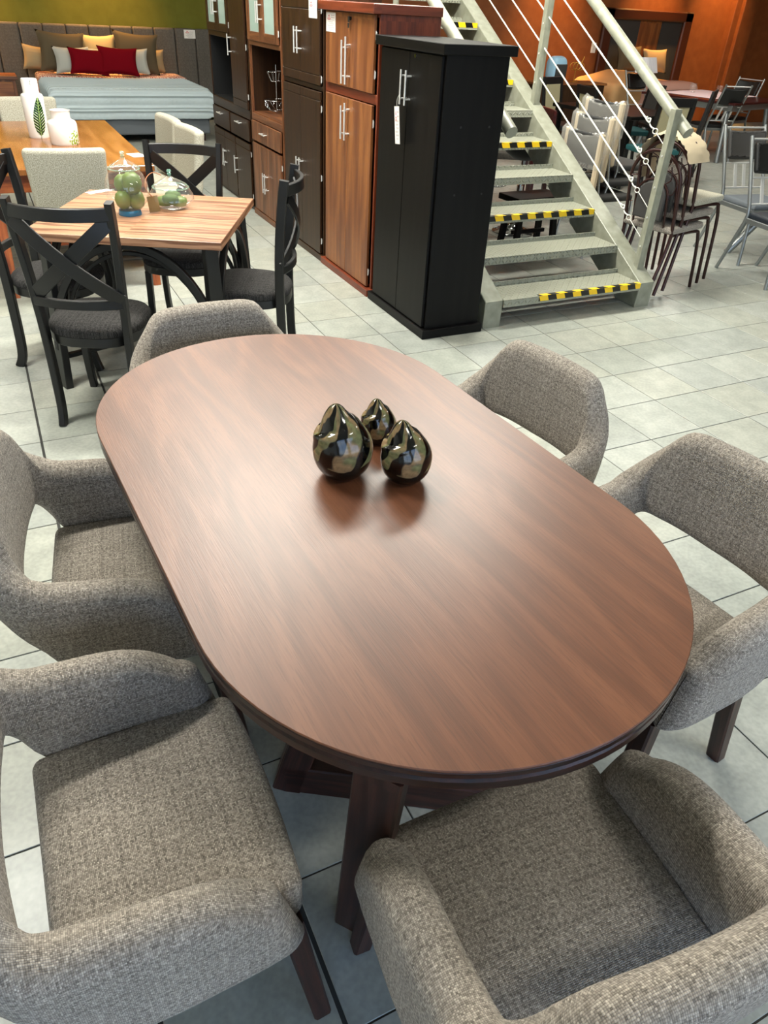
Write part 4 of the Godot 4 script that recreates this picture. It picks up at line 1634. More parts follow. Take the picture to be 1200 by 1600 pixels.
func panel_door(o: Node3D, m: Material, x0: float, x1: float, y0: float, y1: float, called := "door", grooves: Array = [], t := 0.018) -> MeshInstance3D:
	var b := MB.new()
	var ys := [y0] + grooves + [y1]
	for k in ys.size() - 1:  # a shadow groove where the panel is cut
		var lo: float = ys[k] + (0.0025 if k > 0 else 0.0)
		var hi: float = ys[k + 1] - (0.0025 if k < ys.size() - 2 else 0.0)
		b.box(Vector3((x0 + x1) / 2, (lo + hi) / 2, t / 2), Vector3(x1 - x0, hi - lo, t), 0.002, 1, Vector2(x0 * 3.1 + y0, 0))
	b.box(Vector3((x0 + x1) / 2, (y0 + y1) / 2, t * 0.4), Vector3(x1 - x0 - 0.004, y1 - y0 - 0.004, t * 0.6), 0.0, 1)
	return put(called, b, m, o)


func glass_door(o: Node3D, m: Material, x0: float, x1: float, y0: float, y1: float) -> MeshInstance3D:
	var b := MB.new()
	var f := 0.062
	var xc := (x0 + x1) / 2
	for s in [x0 + f / 2, x1 - f / 2]:
		b.box(Vector3(s, (y0 + y1) / 2, 0.009), Vector3(f, y1 - y0, 0.018), 0.002, 1)
	for s in [y0 + f / 2, y1 - f / 2]:
		b.box(Vector3(xc, s, 0.009), Vector3(x1 - x0 - 2 * f, f, 0.018), 0.002, 0)
	var d := put("door", b, m, o)
	put("glass_pane", boxed(Vector3(xc, (y0 + y1) / 2, 0.008), Vector3(x1 - x0 - 2 * f, y1 - y0 - 2 * f, 0.005), 0.0), M.frosted_glass, d, "pale green frosted pane")
	return d


func cabinets() -> void:
	var side := -PI / 2  # fronts look along -x; local x runs along world z
	# --- black cabinet at the head of the row
	var zc := -0.565
	var o := thing("black_cabinet", "tall black two door cabinet with overhanging top beside the staircase", "cabinet", Vector3(-0.772, 0, zc), side)
	carcass(o, 0.74, 1.487, 0.38, M.ebony, 0.055, [0.5, 0.95])
	put("top", boxed(Vector3(0, 1.5115, -0.185), Vector3(0.80, 0.048, 0.445), 0.003, 0), M.ebony, o)
	var pm := MB.new()
	pm.box(Vector3(0, 0.0275, -0.185), Vector3(0.80, 0.055, 0.43), 0.003, 0)
	put("plinth", pm, M.ebony, o)
	var d := panel_door(o, M.ebony, -0.352, -0.002, 0.062, 1.480)
	bar_handle(d, -0.028, 1.225, 1.392, 0.018, M.steel)
	hinge(d, -0.356, 0.30, 0.008)
	hinge(d, -0.356, 0.80, 0.008)
	hinge(d, -0.356, 1.34, 0.008)
	d = panel_door(o, M.ebony, 0.002, 0.352, 0.062, 1.480)
	bar_handle(d, 0.030, 1.225, 1.392, 0.018, M.steel)
	put("lock", tubed([Vector3(0.075, 1.462, 0.016), Vector3(0.075, 1.462, 0.026)], 0.009, 14), M.chrome, d)
	for y in [0.82, 1.16]:
		for z in [-0.12, -0.30]:
			put("screw_cap", tubed([Vector3(0.369, y, z), Vector3(0.3715, y, z)], 0.006, 10), M.black_plastic, o)
	var tg := thing("price_tag", "white paper price tag hanging from the black cabinet's handle", "tag", Vector3(-0.834, 1.02, -0.588), side - 0.15)
	var tp := label_plate(0.085, 0.19)
	tp.x = Transform3D()
	var tgo := put("card", tp, label_mat(), tg)
	tgo.position = Vector3(0, 0.10, 0)
	tgo.rotation = Vector3(0.05, 0, 0.12)
	put("string", tubed(curve([Vector3(-0.02, 0.185, 0.0), Vector3(-0.01, 0.225, 0.004), Vector3(0.01, 0.25, 0.0), Vector3(0.02, 0.23, -0.004)], 4), 0.0016, 6), M.cable, tg)

	# --- cherry framed cabinet with walnut doors
	zc = -1.412
	o = thing("wardrobe_cabinet", "reddish cherry framed cabinet with four walnut doors, next to the black cabinet", "cabinet", Vector3(-0.765, 0, zc), side)
	carcass(o, 0.83, 1.63, 0.40, M.cherry, 0.05, [1.197])
	put("top", boxed(Vector3(0.0, 1.655, -0.175), Vector3(0.855, 0.05, 0.455), 0.003, 0), M.cherry, o)
	put("plinth", boxed(Vector3(0, 0.024, -0.18), Vector3(0.855, 0.048, 0.435), 0.003, 0), M.cherry, o)
	put("middle_rail", boxed(Vector3(0, 1.197, -0.01), Vector3(0.794, 0.055, 0.02), 0.002, 0), M.cherry, o)
	for a in [[1.228, 1.626, 1.246, 1.482], [0.056, 1.166, 0.926, 1.122]]:
		d = panel_door(o, M.walnut, -0.372, -0.0015, a[0], a[1])
		bar_handle(d, -0.028, a[2], a[3], 0.018, M.steel, false, 0.0065)
		hinge(d, -0.377, a[0] + 0.10, 0.004)
		hinge(d, -0.377, a[1] - 0.10, 0.004)
		if a[1] > 1.3:
			var lb := put("price_label", label_plate(0.155, 0.105), label_mat(), d, "white price label with red mark")
			lb.position = Vector3(-0.285, 1.565, 0.0195)
		d = panel_door(o, M.walnut, 0.0015, 0.372, a[0], a[1])
		bar_handle(d, 0.032, a[2], a[3] + 0.02, 0.018, M.steel, false, 0.0065)
		hinge(d, 0.377, a[0] + 0.10, 0.004)
		hinge(d, 0.377, a[1] - 0.10, 0.004)
		if a[1] > 1.3:
			var lk := MB.new()
			lk.tube([Vector3(0.035, 1.596, 0.016), Vector3(0.035, 1.596, 0.03)], 0.010, 12)
			lk.box(Vector3(0.035, 1.592, 0.034), Vector3(0.024, 0.03, 0.004), 0.001)
			lk.box(Vector3(0.032, 1.560, 0.034), Vector3(0.018, 0.026, 0.004), 0.001)
			put("lock_and_keys", lk, M.black_plastic, d)

	# --- tall wenge cabinet
	zc = -2.25
	o = thing("tall_cabinet", "tall dark brown four door cabinet between the cherry cabinet and the hutch", "cabinet", Vector3(-0.775, 0, zc), side)
	carcass(o, 0.82, 2.05, 0.42, M.wenge, 0.05, [1.172])
	put("plinth", boxed(Vector3(0, 0.024, -0.19), Vector3(0.82, 0.048, 0.42), 0.003, 0), M.wenge, o)
	put("middle_rail", boxed(Vector3(0, 1.172, -0.008), Vector3(0.78, 0.03, 0.018), 0.002, 0), M.wenge, o)
	for s in [-1.0, 1.0]:
		var xa: float = -0.378 if s < 0 else 0.0015
		d = panel_door(o, M.wenge, xa, xa + 0.3765, 1.192, 2.04, "door", [1.250, 1.625])
		bar_handle(d, 0.03 * s, 1.360, 1.519, 0.018, M.steel)
		for y in [1.23, 1.625]:
			hinge(d, 0.386 * s, y, 0.006)
		if s > 0:
			var lb := put("price_label", label_plate(0.15, 0.105), label_mat(), d, "white price label with red mark")
			lb.position = Vector3(0.262, 1.628, 0.0195)
		d = panel_door(o, M.wenge, xa, xa + 0.3765, 0.056, 1.152, "door", [1.098])
		bar_handle(d, 0.03 * s, 0.53, 0.683, 0.018, M.steel)
		for y in [0.15, 0.60, 1.05]:
			hinge(d, 0.386 * s, y, 0.006)

	# --- hutch with frosted doors, open niche and a drawer
	zc = -3.075
	o = thing("kitchen_hutch", "mid brown hutch with frosted glass doors above an open niche and drawer", "cabinet", Vector3(-0.79, 0, zc), side)
	carcass(o, 0.82, 2.05, 0.42, M.hutch_wood, 0.05, [0.842, 1.362])
	put("plinth", boxed(Vector3(0, 0.024, -0.19), Vector3(0.82, 0.048, 0.42), 0.003, 0), M.hutch_wood, o)
	for s in [-1.0, 1.0]:
		var xa: float = -0.375 if s < 0 else 0.0015
		d = glass_door(o, M.hutch_wood, xa, xa + 0.3735, 1.378, 2.03)
		bar_handle(d, 0.022 * s, 1.505, 1.645, 0.018, M.steel)
		hinge(d, 0.382 * s, 1.45, 0.006)
		d = panel_door(o, M.hutch_wood, xa, xa + 0.3735, 0.056, 0.612)
		bar_handle(d, 0.026 * s, 0.252, 0.414, 0.018, M.steel)
		hinge(d, 0.382 * s, 0.15, 0.006)
		hinge(d, 0.382 * s, 0.52, 0.006)
	put("niche_rail", boxed(Vector3(0, 1.360, -0.006), Vector3(0.784, 0.034, 0.014), 0.002, 0), M.hutch_wood, o)
	put("counter_edge", boxed(Vector3(0, 0.815, -0.004), Vector3(0.784, 0.05, 0.016), 0.002, 0), M.hutch_wood, o)
	d = panel_door(o, M.hutch_wood, -0.375, 0.375, 0.632, 0.785, "drawer")
	bar_handle(d, -0.02, 0.714, 0.065, 0.018, M.steel, true)
	var hl := MB.new()  # dark panels put the shade of the niche into colour
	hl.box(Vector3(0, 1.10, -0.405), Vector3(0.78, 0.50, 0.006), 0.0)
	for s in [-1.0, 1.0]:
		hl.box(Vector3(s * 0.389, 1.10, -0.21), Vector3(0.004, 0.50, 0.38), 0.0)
	put("niche_dark_panels", hl, M.wenge, o, "dark brown panels painting the shade inside the niche")
	# wire bowl stand in the niche
	var wb := thing("wire_fruit_stand", "chrome two tier wire fruit stand inside the hutch's open niche", "fruit stand", Vector3(-0.62, 0.851, -3.30), 0.0)
	var wm := MB.new()
	for y in [0.02, 0.10]:
		var r := 0.06 if y < 0.05 else 0.105
		var ring := []
		for k in 24:
			ring.append(Vector3(cos(TAU * k / 24) * r, y, sin(TAU * k / 24) * r))
		wm.tube(ring, 0.0028, 6, true)
	for k in 10:
		var a := TAU * k / 10
		wm.tube(curve([Vector3(cos(a) * 0.06, 0.02, sin(a) * 0.06), Vector3(cos(a + 0.3) * 0.095, 0.055, sin(a + 0.3) * 0.095), Vector3(cos(a + 0.6) * 0.105, 0.10, sin(a + 0.6) * 0.105)], 3), 0.0022, 6)
	put("lower_basket", wm, M.chrome, wb)
	put("stem", tubed([Vector3(0, 0.0, 0), Vector3(0, 0.36, 0)], 0.005, 8), M.chrome, wb)
	wm = MB.new()
	for y in [0.24, 0.31]:
		var r := 0.045 if y < 0.26 else 0.08
		var ring := []
		for k in 24:
			ring.append(Vector3(cos(TAU * k / 24) * r, y, sin(TAU * k / 24) * r))
		wm.tube(ring, 0.0028, 6, true)
	for k in 8:
		var a := TAU * k / 8
		wm.tube([Vector3(cos(a) * 0.045, 0.24, sin(a) * 0.045), Vector3(cos(a) * 0.08, 0.31, sin(a) * 0.08)], 0.0022, 6)
	put("upper_basket", wm, M.chrome, wb)

	# --- wide dark dresser with glass doors, black niche, drawers and a tall side door
	zc = -4.18
	o = thing("dresser_cabinet", "wide dark dresser with two frosted doors, black niche and tall side door", "cabinet", Vector3(-0.78, 0, zc), side)
	carcass(o, 1.27, 2.05, 0.40, M.wenge, 0.03, [0.83, 1.37])
	put("plinth", boxed(Vector3(0, 0.014, -0.20), Vector3(1.27, 0.028, 0.40), 0.002, 0), M.wenge, o)
	put("divider", boxed(Vector3(0.145, 1.43, -0.20), Vector3(0.018, 1.20, 0.36), 0.001, 1), M.wenge, o)
	var nl := MB.new()  # thin black panels over the back, sides and floor of the niche
	nl.box(Vector3(-0.245, 1.10, -0.37), Vector3(0.75, 0.515, 0.01), 0.0)
	nl.box(Vector3(0.132, 1.10, -0.19), Vector3(0.006, 0.515, 0.36), 0.0)
	nl.box(Vector3(-0.613, 1.10, -0.19), Vector3(0.006, 0.515, 0.36), 0.0)
	nl.box(Vector3(-0.245, 0.842, -0.19), Vector3(0.74, 0.004, 0.36), 0.0)
	put("niche_dark_panels", nl, M.black_plastic, o, "thin black panels inside the niche")
	for a in [[-0.60, -0.245], [-0.242, 0.115]]:
		d = glass_door(o, M.wenge, a[0], a[1], 1.392, 2.03)
		bar_handle(d, -0.215 if a[0] > -0.5 else -0.272, 1.517, 1.64, 0.018, M.steel)
		hinge(d, a[0] - 0.005 if a[0] < -0.5 else a[1] + 0.005, 1.45, 0.006)
	put("niche_rail", boxed(Vector3(-0.245, 1.368, -0.006), Vector3(0.74, 0.04, 0.014), 0.002, 0), M.wenge, o)
	put("counter_edge", boxed(Vector3(0.0, 0.80, -0.004), Vector3(1.23, 0.075, 0.016), 0.002, 0), M.wenge, o)
	d = panel_door(o, M.wenge, 0.16, 0.60, 0.842, 2.03, "door", [0.90])
	bar_handle(d, 0.196, 1.228, 1.39, 0.018, M.steel)
	hinge(d, 0.608, 1.312, 0.006)
	hinge(d, 0.608, 0.942, 0.006)
	for a in [[-0.60, -0.02, -0.29], [0.02, 0.60, 0.33]]:
		d = panel_door(o, M.wenge, a[0], a[1], 0.585, 0.755, "drawer")
		bar_handle(d, a[2], 0.712, 0.075, 0.018, M.steel, true)
	for a in [[-0.60, -0.235, -0.25], [-0.232, 0.13, -0.20], [0.155, 0.60, 0.185]]:
		d = panel_door(o, M.wenge, a[0], a[1], 0.034, 0.562, "door", [0.51])
		bar_handle(d, a[2], 0.253, 0.411, 0.018, M.steel)
		hinge(d, a[1] + 0.006, 0.12, 0.006)
		hinge(d, a[1] + 0.006, 0.48, 0.006)


# ---------------------------------------------------------------- the steel staircase
func staircase() -> void:
	var o := thing("staircase", "grey painted open steel staircase with chequer plate treads and rope railing", "staircase", Vector3(0.36, 0, -0.2), 0.0)
	# local: x across (-0.7 .. 0.7), steps climb along -z
	var rise := 0.1755
	var run := 0.3085
	var n := 18
	var slope := rise / run
	for s in [-1.0, 1.0]:
		# side view of the stringer: z to the left is negative
		var b := MB.new()
		var zt := -(n * run)
		var yt := n * rise + 0.01
		var poly := [Vector2(0.0, 0.0), Vector2(0.0, 0.172), Vector2(zt, 0.172 - zt * slope), Vector2(zt, 0.172 - zt * slope - 0.30), Vector2(-0.20, 0.0)]
		# extrude works in x-y and draws out along z: turn so that polygon x becomes z
		b.x = Transform3D(Basis(Vector3(0, 0, 1), Vector3(0, 1, 0), Vector3(-1, 0, 0)), Vector3(0.70 if s > 0 else -0.57, 0, 0))
		b.extrude(poly, 0.13, 0.004)
		put("stringer", b, M.stair_paint, o)
	for k in n:
		var y := 0.176 + k * rise
		var z := 0.012 - k * run
		var b := MB.new()
		var w := 1.14
		b.box(Vector3(0, y - 0.003, z - 0.128), Vector3(w, 0.006, 0.256), 0.001, 2)
		b.box(Vector3(0, y - 0.026, z - 0.003), Vector3(w, 0.046, 0.006), 0.001, 2)
		b.box(Vector3(0, y + 0.012, z - 0.259), Vector3(w, 0.036, 0.006), 0.001, 2)
		b.box(Vector3(0, y - 0.026, z - 0.253), Vector3(w, 0.046, 0.006), 0.001, 2)
		var t := put("tread", b, M.chequer_plate, o)
		if k % 2 == 0 and k < 12:
			var tm := MB.new()
			var x0 := -0.30 if k == 0 else -0.56
			var x1 := 0.565
			tm.face([Vector3(x0, y + 0.0006, z - 0.032), Vector3(x1, y + 0.0006, z - 0.032), Vector3(x1, y + 0.0006, z + 0.0012), Vector3(x0, y + 0.0006, z + 0.0012)], Vector3.UP, [Vector2(x0, 0.035), Vector2(x1, 0.035), Vector2(x1, 0.0), Vector2(x0, 0.0)])
			tm.face([Vector3(x0, y + 0.0006, z + 0.0012), Vector3(x1, y + 0.0006, z + 0.0012), Vector3(x1, y - 0.034, z + 0.0014), Vector3(x0, y - 0.034, z + 0.0014)], Vector3(0, 0, 1), [Vector2(x0, 0.0), Vector2(x1, 0.0), Vector2(x1, -0.035), Vector2(x0, -0.035)])
			put("hazard_tape", tm, M.hazard_tape, t, "yellow and black striped tape")
	# railing on the outer side (+x) and a lower handrail on the cabinet side
	var along := func(z: float, up: float, x: float): return Vector3(x, 0.172 - z * slope + up, z)
	var posts := [-0.13, -1.62, -3.1, -4.6]
	for k in posts.size():
		var z: float = posts[k]
		var foot: Vector3 = along.call(z, -0.02, 0.645)
		var b := MB.new()
		# a channel: web and two flanges
		b.x = Transform3D(Basis(), foot + Vector3(0, 0.50, 0))
		b.box(Vector3(0, 0, 0.020), Vector3(0.055, 1.0, 0.006), 0.001)
		b.box(Vector3(-0.025, 0, 0.0), Vector3(0.006, 1.0, 0.045), 0.001)
		b.box(Vector3(0.025, 0, 0.0), Vector3(0.006, 1.0, 0.045), 0.001)
		var p := put("post", b, M.stair_paint, o)
		for q in 4:
			put("bolt", tubed([foot + Vector3(-0.031, 0.16 + q * 0.19, 0), foot + Vector3(-0.027, 0.16 + q * 0.19, 0)], 0.007, 8), M.steel, p)
	for a in [[0.70, 0.905, -0.04, "handrail"], [-0.62, 0.90, -0.08, "handrail"]]:
		var p0: Vector3 = along.call(a[2], a[1], a[0])
		var p1: Vector3 = along.call(-5.4, a[1] + 0.06, a[0])
		put(a[3], tubed([p0, p1], 0.036, 20), M.stair_paint, o)
		for k in posts.size():
			if a[0] < 0.0 and k > 0:
				var f: Vector3 = along.call(posts[k], 0.0, a[0])
				put("post", tubed([f, f + Vector3(0, 0.9, 0)], 0.02, 10), M.stair_paint, o)
	# ropes between the posts, tied to ring bolts near the first post
	for q in 4:
		var up := 0.17 + q * 0.195
		var b := MB.new()
		var zs := -0.43 + 0.02 * q
		b.tube([along.call(zs, up, 0.645), along.call(-1.62, up + 0.012, 0.645), along.call(-3.1, up + 0.012, 0.645), along.call(-4.6, up, 0.645)], 0.0055, 8)
		put("rope", b, M.cable, o)
		b = MB.new()
		var c: Vector3 = along.call(zs + 0.10, up, 0.645)
		var ring := []
		for k in 18:
			ring.append(c + Vector3(0.006 * sin(TAU * k / 18), cos(TAU * k / 18) * 0.016, sin(TAU * k / 18) * 0.016))
		b.tube(ring, 0.0036, 6, true)
		b.tube([c + Vector3(0, -0.008, 0.013), along.call(-0.14, up - 0.01, 0.645)], 0.0028, 6)
		# the knot: a few loose turns
		var kn: Vector3 = along.call(zs, up, 0.645)
		b.tube(curve([kn, kn + Vector3(0.012, 0.008, 0.02), kn + Vector3(0.0, -0.016, 0.03), kn + Vector3(-0.012, 0.0, 0.01), kn + Vector3(0.004, 0.014, -0.006), kn + Vector3(0.012, -0.01, 0.012), kn + Vector3(0.0, -0.035, 0.05), c + Vector3(0, 0.012, -0.012)], 4), 0.0048, 6)
		put("ring_bolt", b, M.cable, o)


# ---------------------------------------------------------------- chairs right of the staircase
func wrapped_stack() -> void:
	for k in 3:
		var h := 0.95 + 0.095 * k
		var at := Vector3(1.36 + 0.15 * k, 0, -1.51 - 0.09 * k)
		var o := thing("wrapped_chair", ["lowest of three stacked chairs wrapped in clear film beside the stair rail", "middle one of three stacked chairs wrapped in clear film", "topmost of three stacked chairs wrapped in clear film"][k], "chair", at, PI / 2, "film wrapped stacked chairs")
		# looks along +z locally (world +x); back at z = -0.05
		var lift := 0.095 * k
		for s in [-1.0, 1.0]:
			put("rear_post", tubed([Vector3(s * 0.20, 0.0 if k == 0 else 0.30 + lift, -0.02 if k == 0 else 0.0), Vector3(s * 0.20, 0.45 + lift, 0.03), Vector3(s * 0.20, h - 0.02, -0.06)], 0.011, 10), M.chrome, o)
			put("foam_sleeve", boxed(Vector3(s * 0.205, h - 0.24, -0.055 + 0.0), Vector3(0.05, 0.46, 0.045), 0.012), M.foam, o)
			put("front_leg", tubed([Vector3(s * 0.19, 0.0 if k == 0 else 0.30 + lift, 0.42), Vector3(s * 0.19, 0.44 + lift, 0.40)], 0.011, 10), M.chrome, o)
		var b := MB.new()
		b.x = Transform3D(Basis(), Vector3(0, h - 0.13, -0.055))
		b.soft(Vector3(0.38, 0.22, 0.05), 0.02, 3)
		put("back_pad", b, M.black_plastic, o)
		b = MB.new()
		b.tube([Vector3(-0.19, h - 0.27, -0.05), Vector3(0.19, h - 0.27, -0.05)], 0.007, 8)
		b.tube([Vector3(-0.19, h - 0.44, -0.03), Vector3(0.19, h - 0.44, -0.03)], 0.007, 8)
		for s in [-1.0, 1.0]:
			b.tube(curve([Vector3(-0.18 * s, h - 0.28, -0.048), Vector3(0.0, h - 0.33, -0.045), Vector3(0.13 * s, h - 0.43, -0.035)], 6), 0.005, 8)
		put("wire_back", b, M.chrome, o)
		b = MB.new()
		b.x = Transform3D(Basis(), Vector3(0, 0.46 + lift, 0.20))
		b.soft(Vector3(0.40, 0.05, 0.40), 0.02, 3)
		put("seat", b, M.grey_panel, o)
		# clear film stretched over the top of the back, sagging between the posts
		var P := PackedVector3Array()
		var uv := PackedVector2Array()
		var prof := [Vector2(-0.26, -0.095), Vector2(-0.12, -0.10), Vector2(-0.02, -0.098), Vector2(0.012, -0.06), Vector2(-0.02, -0.02), Vector2(-0.12, -0.018), Vector2(-0.26, -0.022)]
		for a in 25:
			var x := -0.238 + 0.476 * a / 24.0
			var sag := -0.035 * (1.0 - pow(x / 0.238, 2.0))
			for q in prof.size():
				P.append(Vector3(x, h + prof[q].x + sag * (1.0 if q > 0 and q < 6 else 0.2) + 0.004 * sin(x * 90.0 + q * 2.0), prof[q].y + 0.003 * sin(x * 60.0 + q)))
				uv.append(Vector2(x, q * 0.08))
		b = MB.new()
		b.grid(P, 25, prof.size(), false, 1.0, uv)
		for a in [0, 24]:
			var ps := []
			for q in prof.size():
				ps.append(P[a * prof.size() + q])
			b.face(ps, Vector3(-1 if a == 0 else 1, 0, 0))
		put("plastic_wrap", b, M.plastic_film, o, "clear stretch film")


func dome_stack() -> void:
	for k in 3:
		var lift := 0.085 * k
		var o := thing("dome_back_chair", ["lowest brown metal chair with round arched back in the stack by the stairs", "middle brown metal arched back chair in the stack by the stairs", "topmost brown metal arched back chair with beige seat and torn wrapping"][k], "chair", Vector3(1.20 + 0.09 * k, 0, -0.52 - 0.022 * k), heading(Vector2(0.97, -0.24)), "stacked arched back chairs")
		for s in [-1.0, 1.0]:
			put("rear_leg", tubed(curve([Vector3(s * 0.195, 0.0 + lift * 0.2, -0.14 + 0.05 * k * 0.3), Vector3(s * 0.19, 0.30 + lift, -0.02), Vector3(s * 0.195, 0.45 + lift, 0.0)], 4), 0.0125, 10), M.brown_metal, o)
			put("front_leg", tubed(curve([Vector3(s * 0.20, 0.0 + lift * 0.2, 0.46), Vector3(s * 0.195, 0.25 + lift, 0.42), Vector3(s * 0.19, 0.39 + lift, 0.385), Vector3(s * 0.185, 0.425 + lift, 0.34), Vector3(s * 0.18, 0.43 + lift, 0.05)], 4), 0.0125, 10), M.brown_metal, o)
		var b := MB.new()
		var arch := []
		for a in 17:
			var w := PI * a / 16
			arch.append(Vector3(cos(w) * 0.195, 0.76 + lift * 0.6 + sin(w) * 0.20, -0.055 - 0.03 * sin(w)))
		b.tube([Vector3(0.195, 0.43 + lift, 0.0)] + arch + [Vector3(-0.195, 0.43 + lift, 0.0)], 0.0125, 10)
		var inner := []
		for a in 13:
			var w := PI * a / 12
			inner.append(Vector3(cos(w) * 0.125, 0.66 + lift * 0.6 + sin(w) * 0.12, -0.05))
		b.tube([Vector3(0.125, 0.47 + lift, -0.01)] + inner + [Vector3(-0.125, 0.47 + lift, -0.01)], 0.008, 8)
		for a in 5:
			var w := PI * (a + 0.5) / 5
			b.tube(curve([Vector3(cos(w) * 0.125, 0.66 + lift * 0.6 + sin(w) * 0.12, -0.05), Vector3(cos(w + 0.25) * 0.16, 0.70 + lift * 0.6 + sin(w + 0.25) * 0.15, -0.06), Vector3(cos(w) * 0.19, 0.72 + lift * 0.6 + sin(w) * 0.19, -0.075)], 4), 0.004, 6)
		put("back_frame", b, M.brown_metal, o)
		var pad := []
		for a in 17:
			var w := PI * a / 16
			pad.append(Vector2(cos(w) * 0.112, 0.66 + sin(w) * 0.105))
		pad.append(Vector2(-0.112, 0.52))
		pad.append(Vector2(0.112, 0.52))
		b = MB.new()
		b.x = Transform3D(Basis(), Vector3(0, lift * 0.6, -0.065))
		b.extrude(pad, 0.035, 0.008, true)
		put("back_pad", b, M.grey_panel if k < 2 else M.weave, o)
		b = MB.new()
		b.x = Transform3D(Basis(), Vector3(0, 0.465 + lift, 0.19))
		b.soft(Vector3(0.42, 0.05, 0.42), 0.022, 3)
		put("seat", b, M.boucle if k == 2 else M.weave, o)
	# crumpled packing foam draped over the arches
	var w0 := thing("packing_wrap", "crumpled beige packing wrap over the arched chair backs", "wrapping", Vector3(1.30, 0.0, -0.55), heading(Vector2(0.97, -0.24)))
	var nz := noise(131, 1.0, 3)
	for part in [[0.10, 2.90, 0.225, -0.13, 0.14, 1.05], [-0.35, 1.30, 0.238, 0.0, 0.17, 1.02]]:
		var P := PackedVector3Array()
		var uv := PackedVector2Array()
		for a in 29:
			var w: float = lerpf(part[0], part[1], a / 28.0)
			for q in 9:
				var z: float = lerpf(part[3], part[4], q / 8.0)
				var r: float = part[2] + 0.012 * nz.get_noise_2d(w * 6.0, z * 40.0) - 0.02 * pow(absf(q / 8.0 - 0.5) * 2.0, 2.0)
				P.append(Vector3(cos(w) * r, part[5] - 0.20 + sin(w) * r, z + 0.012 * nz.get_noise_2d(w * 5.0 + 7.0, z * 20.0)))
				uv.append(Vector2(w * 0.2, z))
		var b := MB.new()
		b.grid(P, 29, 9, false, 1.0, uv)
		put("foam_sheet", b, M.foam, w0)


func silver_chair(label: String, at: Vector3, turn: float, pad: Material, seat_m: Material, slats: bool) -> Node3D:
	# looks along +z
	var o := thing("metal_chair", label, "chair", at, turn, "silver framed chairs")
	for s in [-1.0, 1.0]:
		put("rear_post", tubed([Vector3(s * 0.205, 0.0, -0.36), Vector3(s * 0.205, 0.40, -0.205), Vector3(s * 0.205, 0.46, -0.195), Vector3(s * 0.205, 0.52, -0.207), Vector3(s * 0.205, 0.985, -0.40)], 0.0145, 12), M.silver_paint, o)
		put("front_leg", tubed([Vector3(s * 0.20, 0.0, 0.22), Vector3(s * 0.20, 0.43, 0.19)], 0.0145, 12), M.silver_paint, o)
		put("seat_rail", boxed(Vector3(s * 0.205, 0.42, 0.0), Vector3(0.02, 0.035, 0.39), 0.003), M.silver_paint, o)
	put("front_rail", boxed(Vector3(0, 0.42, 0.195), Vector3(0.40, 0.035, 0.02), 0.003), M.silver_paint, o)
	put("rear_rail", boxed(Vector3(0, 0.42, -0.20), Vector3(0.40, 0.035, 0.02), 0.003), M.silver_paint, o)
	for a in [[0.965, -0.392], [0.71, -0.286], [0.53, -0.211]]:
		put("cross_rail", tubed([Vector3(-0.20, a[0], a[1]), Vector3(0.20, a[0], a[1])], 0.008, 10), M.steel, o)
	var b := MB.new()
	b.x = Transform3D(Basis(Vector3(1, 0, 0), -0.395), Vector3(0, 0.84, -0.335))
	b.soft(Vector3(0.375, 0.22, 0.05), 0.022, 4, func(p):
		var q: Vector3 = p
		q.z -= 0.035 * (1.0 - pow(p.x / 0.19, 2.0)) - 0.02
		return q)
	put("back_pad", b, pad, o)
	if slats:
		for k in 3:
			var x := -0.09 + k * 0.09
			put("slat", boxed_between(Vector3(x, 0.535, -0.213), Vector3(x, 0.705, -0.284), 0.030, 0.010), M.steel, o)
	b = MB.new()
	b.x = Transform3D(Basis(), Vector3(0, 0.455, 0.0))
	b.soft(Vector3(0.40, 0.05, 0.40), 0.022, 3)
	put("seat", b, seat_m, o)
	return o


func boxed_between(a: Vector3, b: Vector3, w: float, d: float) -> MB:
	var m := MB.new()
	m.sweep([a, b], rect(w, d, 0.001), Vector3(0, 0, 1))
	return m


func metal_chairs() -> void:
	silver_chair("silver tubular chair with half wrapped grey pad and slatted lower back", Vector3(2.794, 0, -0.936), heading(Vector2(-0.15, 0.989)), M.grey_panel, M.grey_cloth, true)
	silver_chair("silver tubular chair with black back pad and navy seat, beside a metal table leg", Vector3(2.474, 0, -0.376), heading(Vector2(-0.15, 0.989)), M.black_plastic, M.navy, true)
	var t := thing("metal_table", "silver metal table with splayed round legs beside the black padded chair", "table", Vector3(3.42, 0, -0.55), -0.2)
	put("tabletop", boxed(Vector3(0.10, 0.755, 0), Vector3(0.80, 0.03, 0.80), 0.004, 0), M.grey_panel, t)
	put("under_frame", boxed(Vector3(0.10, 0.715, 0), Vector3(0.72, 0.05, 0.72), 0.004, 0), M.silver_paint, t)
	for sx in [-1.0, 1.0]:
		for sz in [-1.0, 1.0]:
			put("leg", tubed([Vector3(sx * 0.36 + 0.06 + sx * 0.36 * 0.9 - (0.1 if sx < 0 else 0.0), 0.0, sz * 0.40), Vector3(sx * 0.30 + 0.10, 0.70, sz * 0.30)], 0.03, 16), M.silver_paint, t)


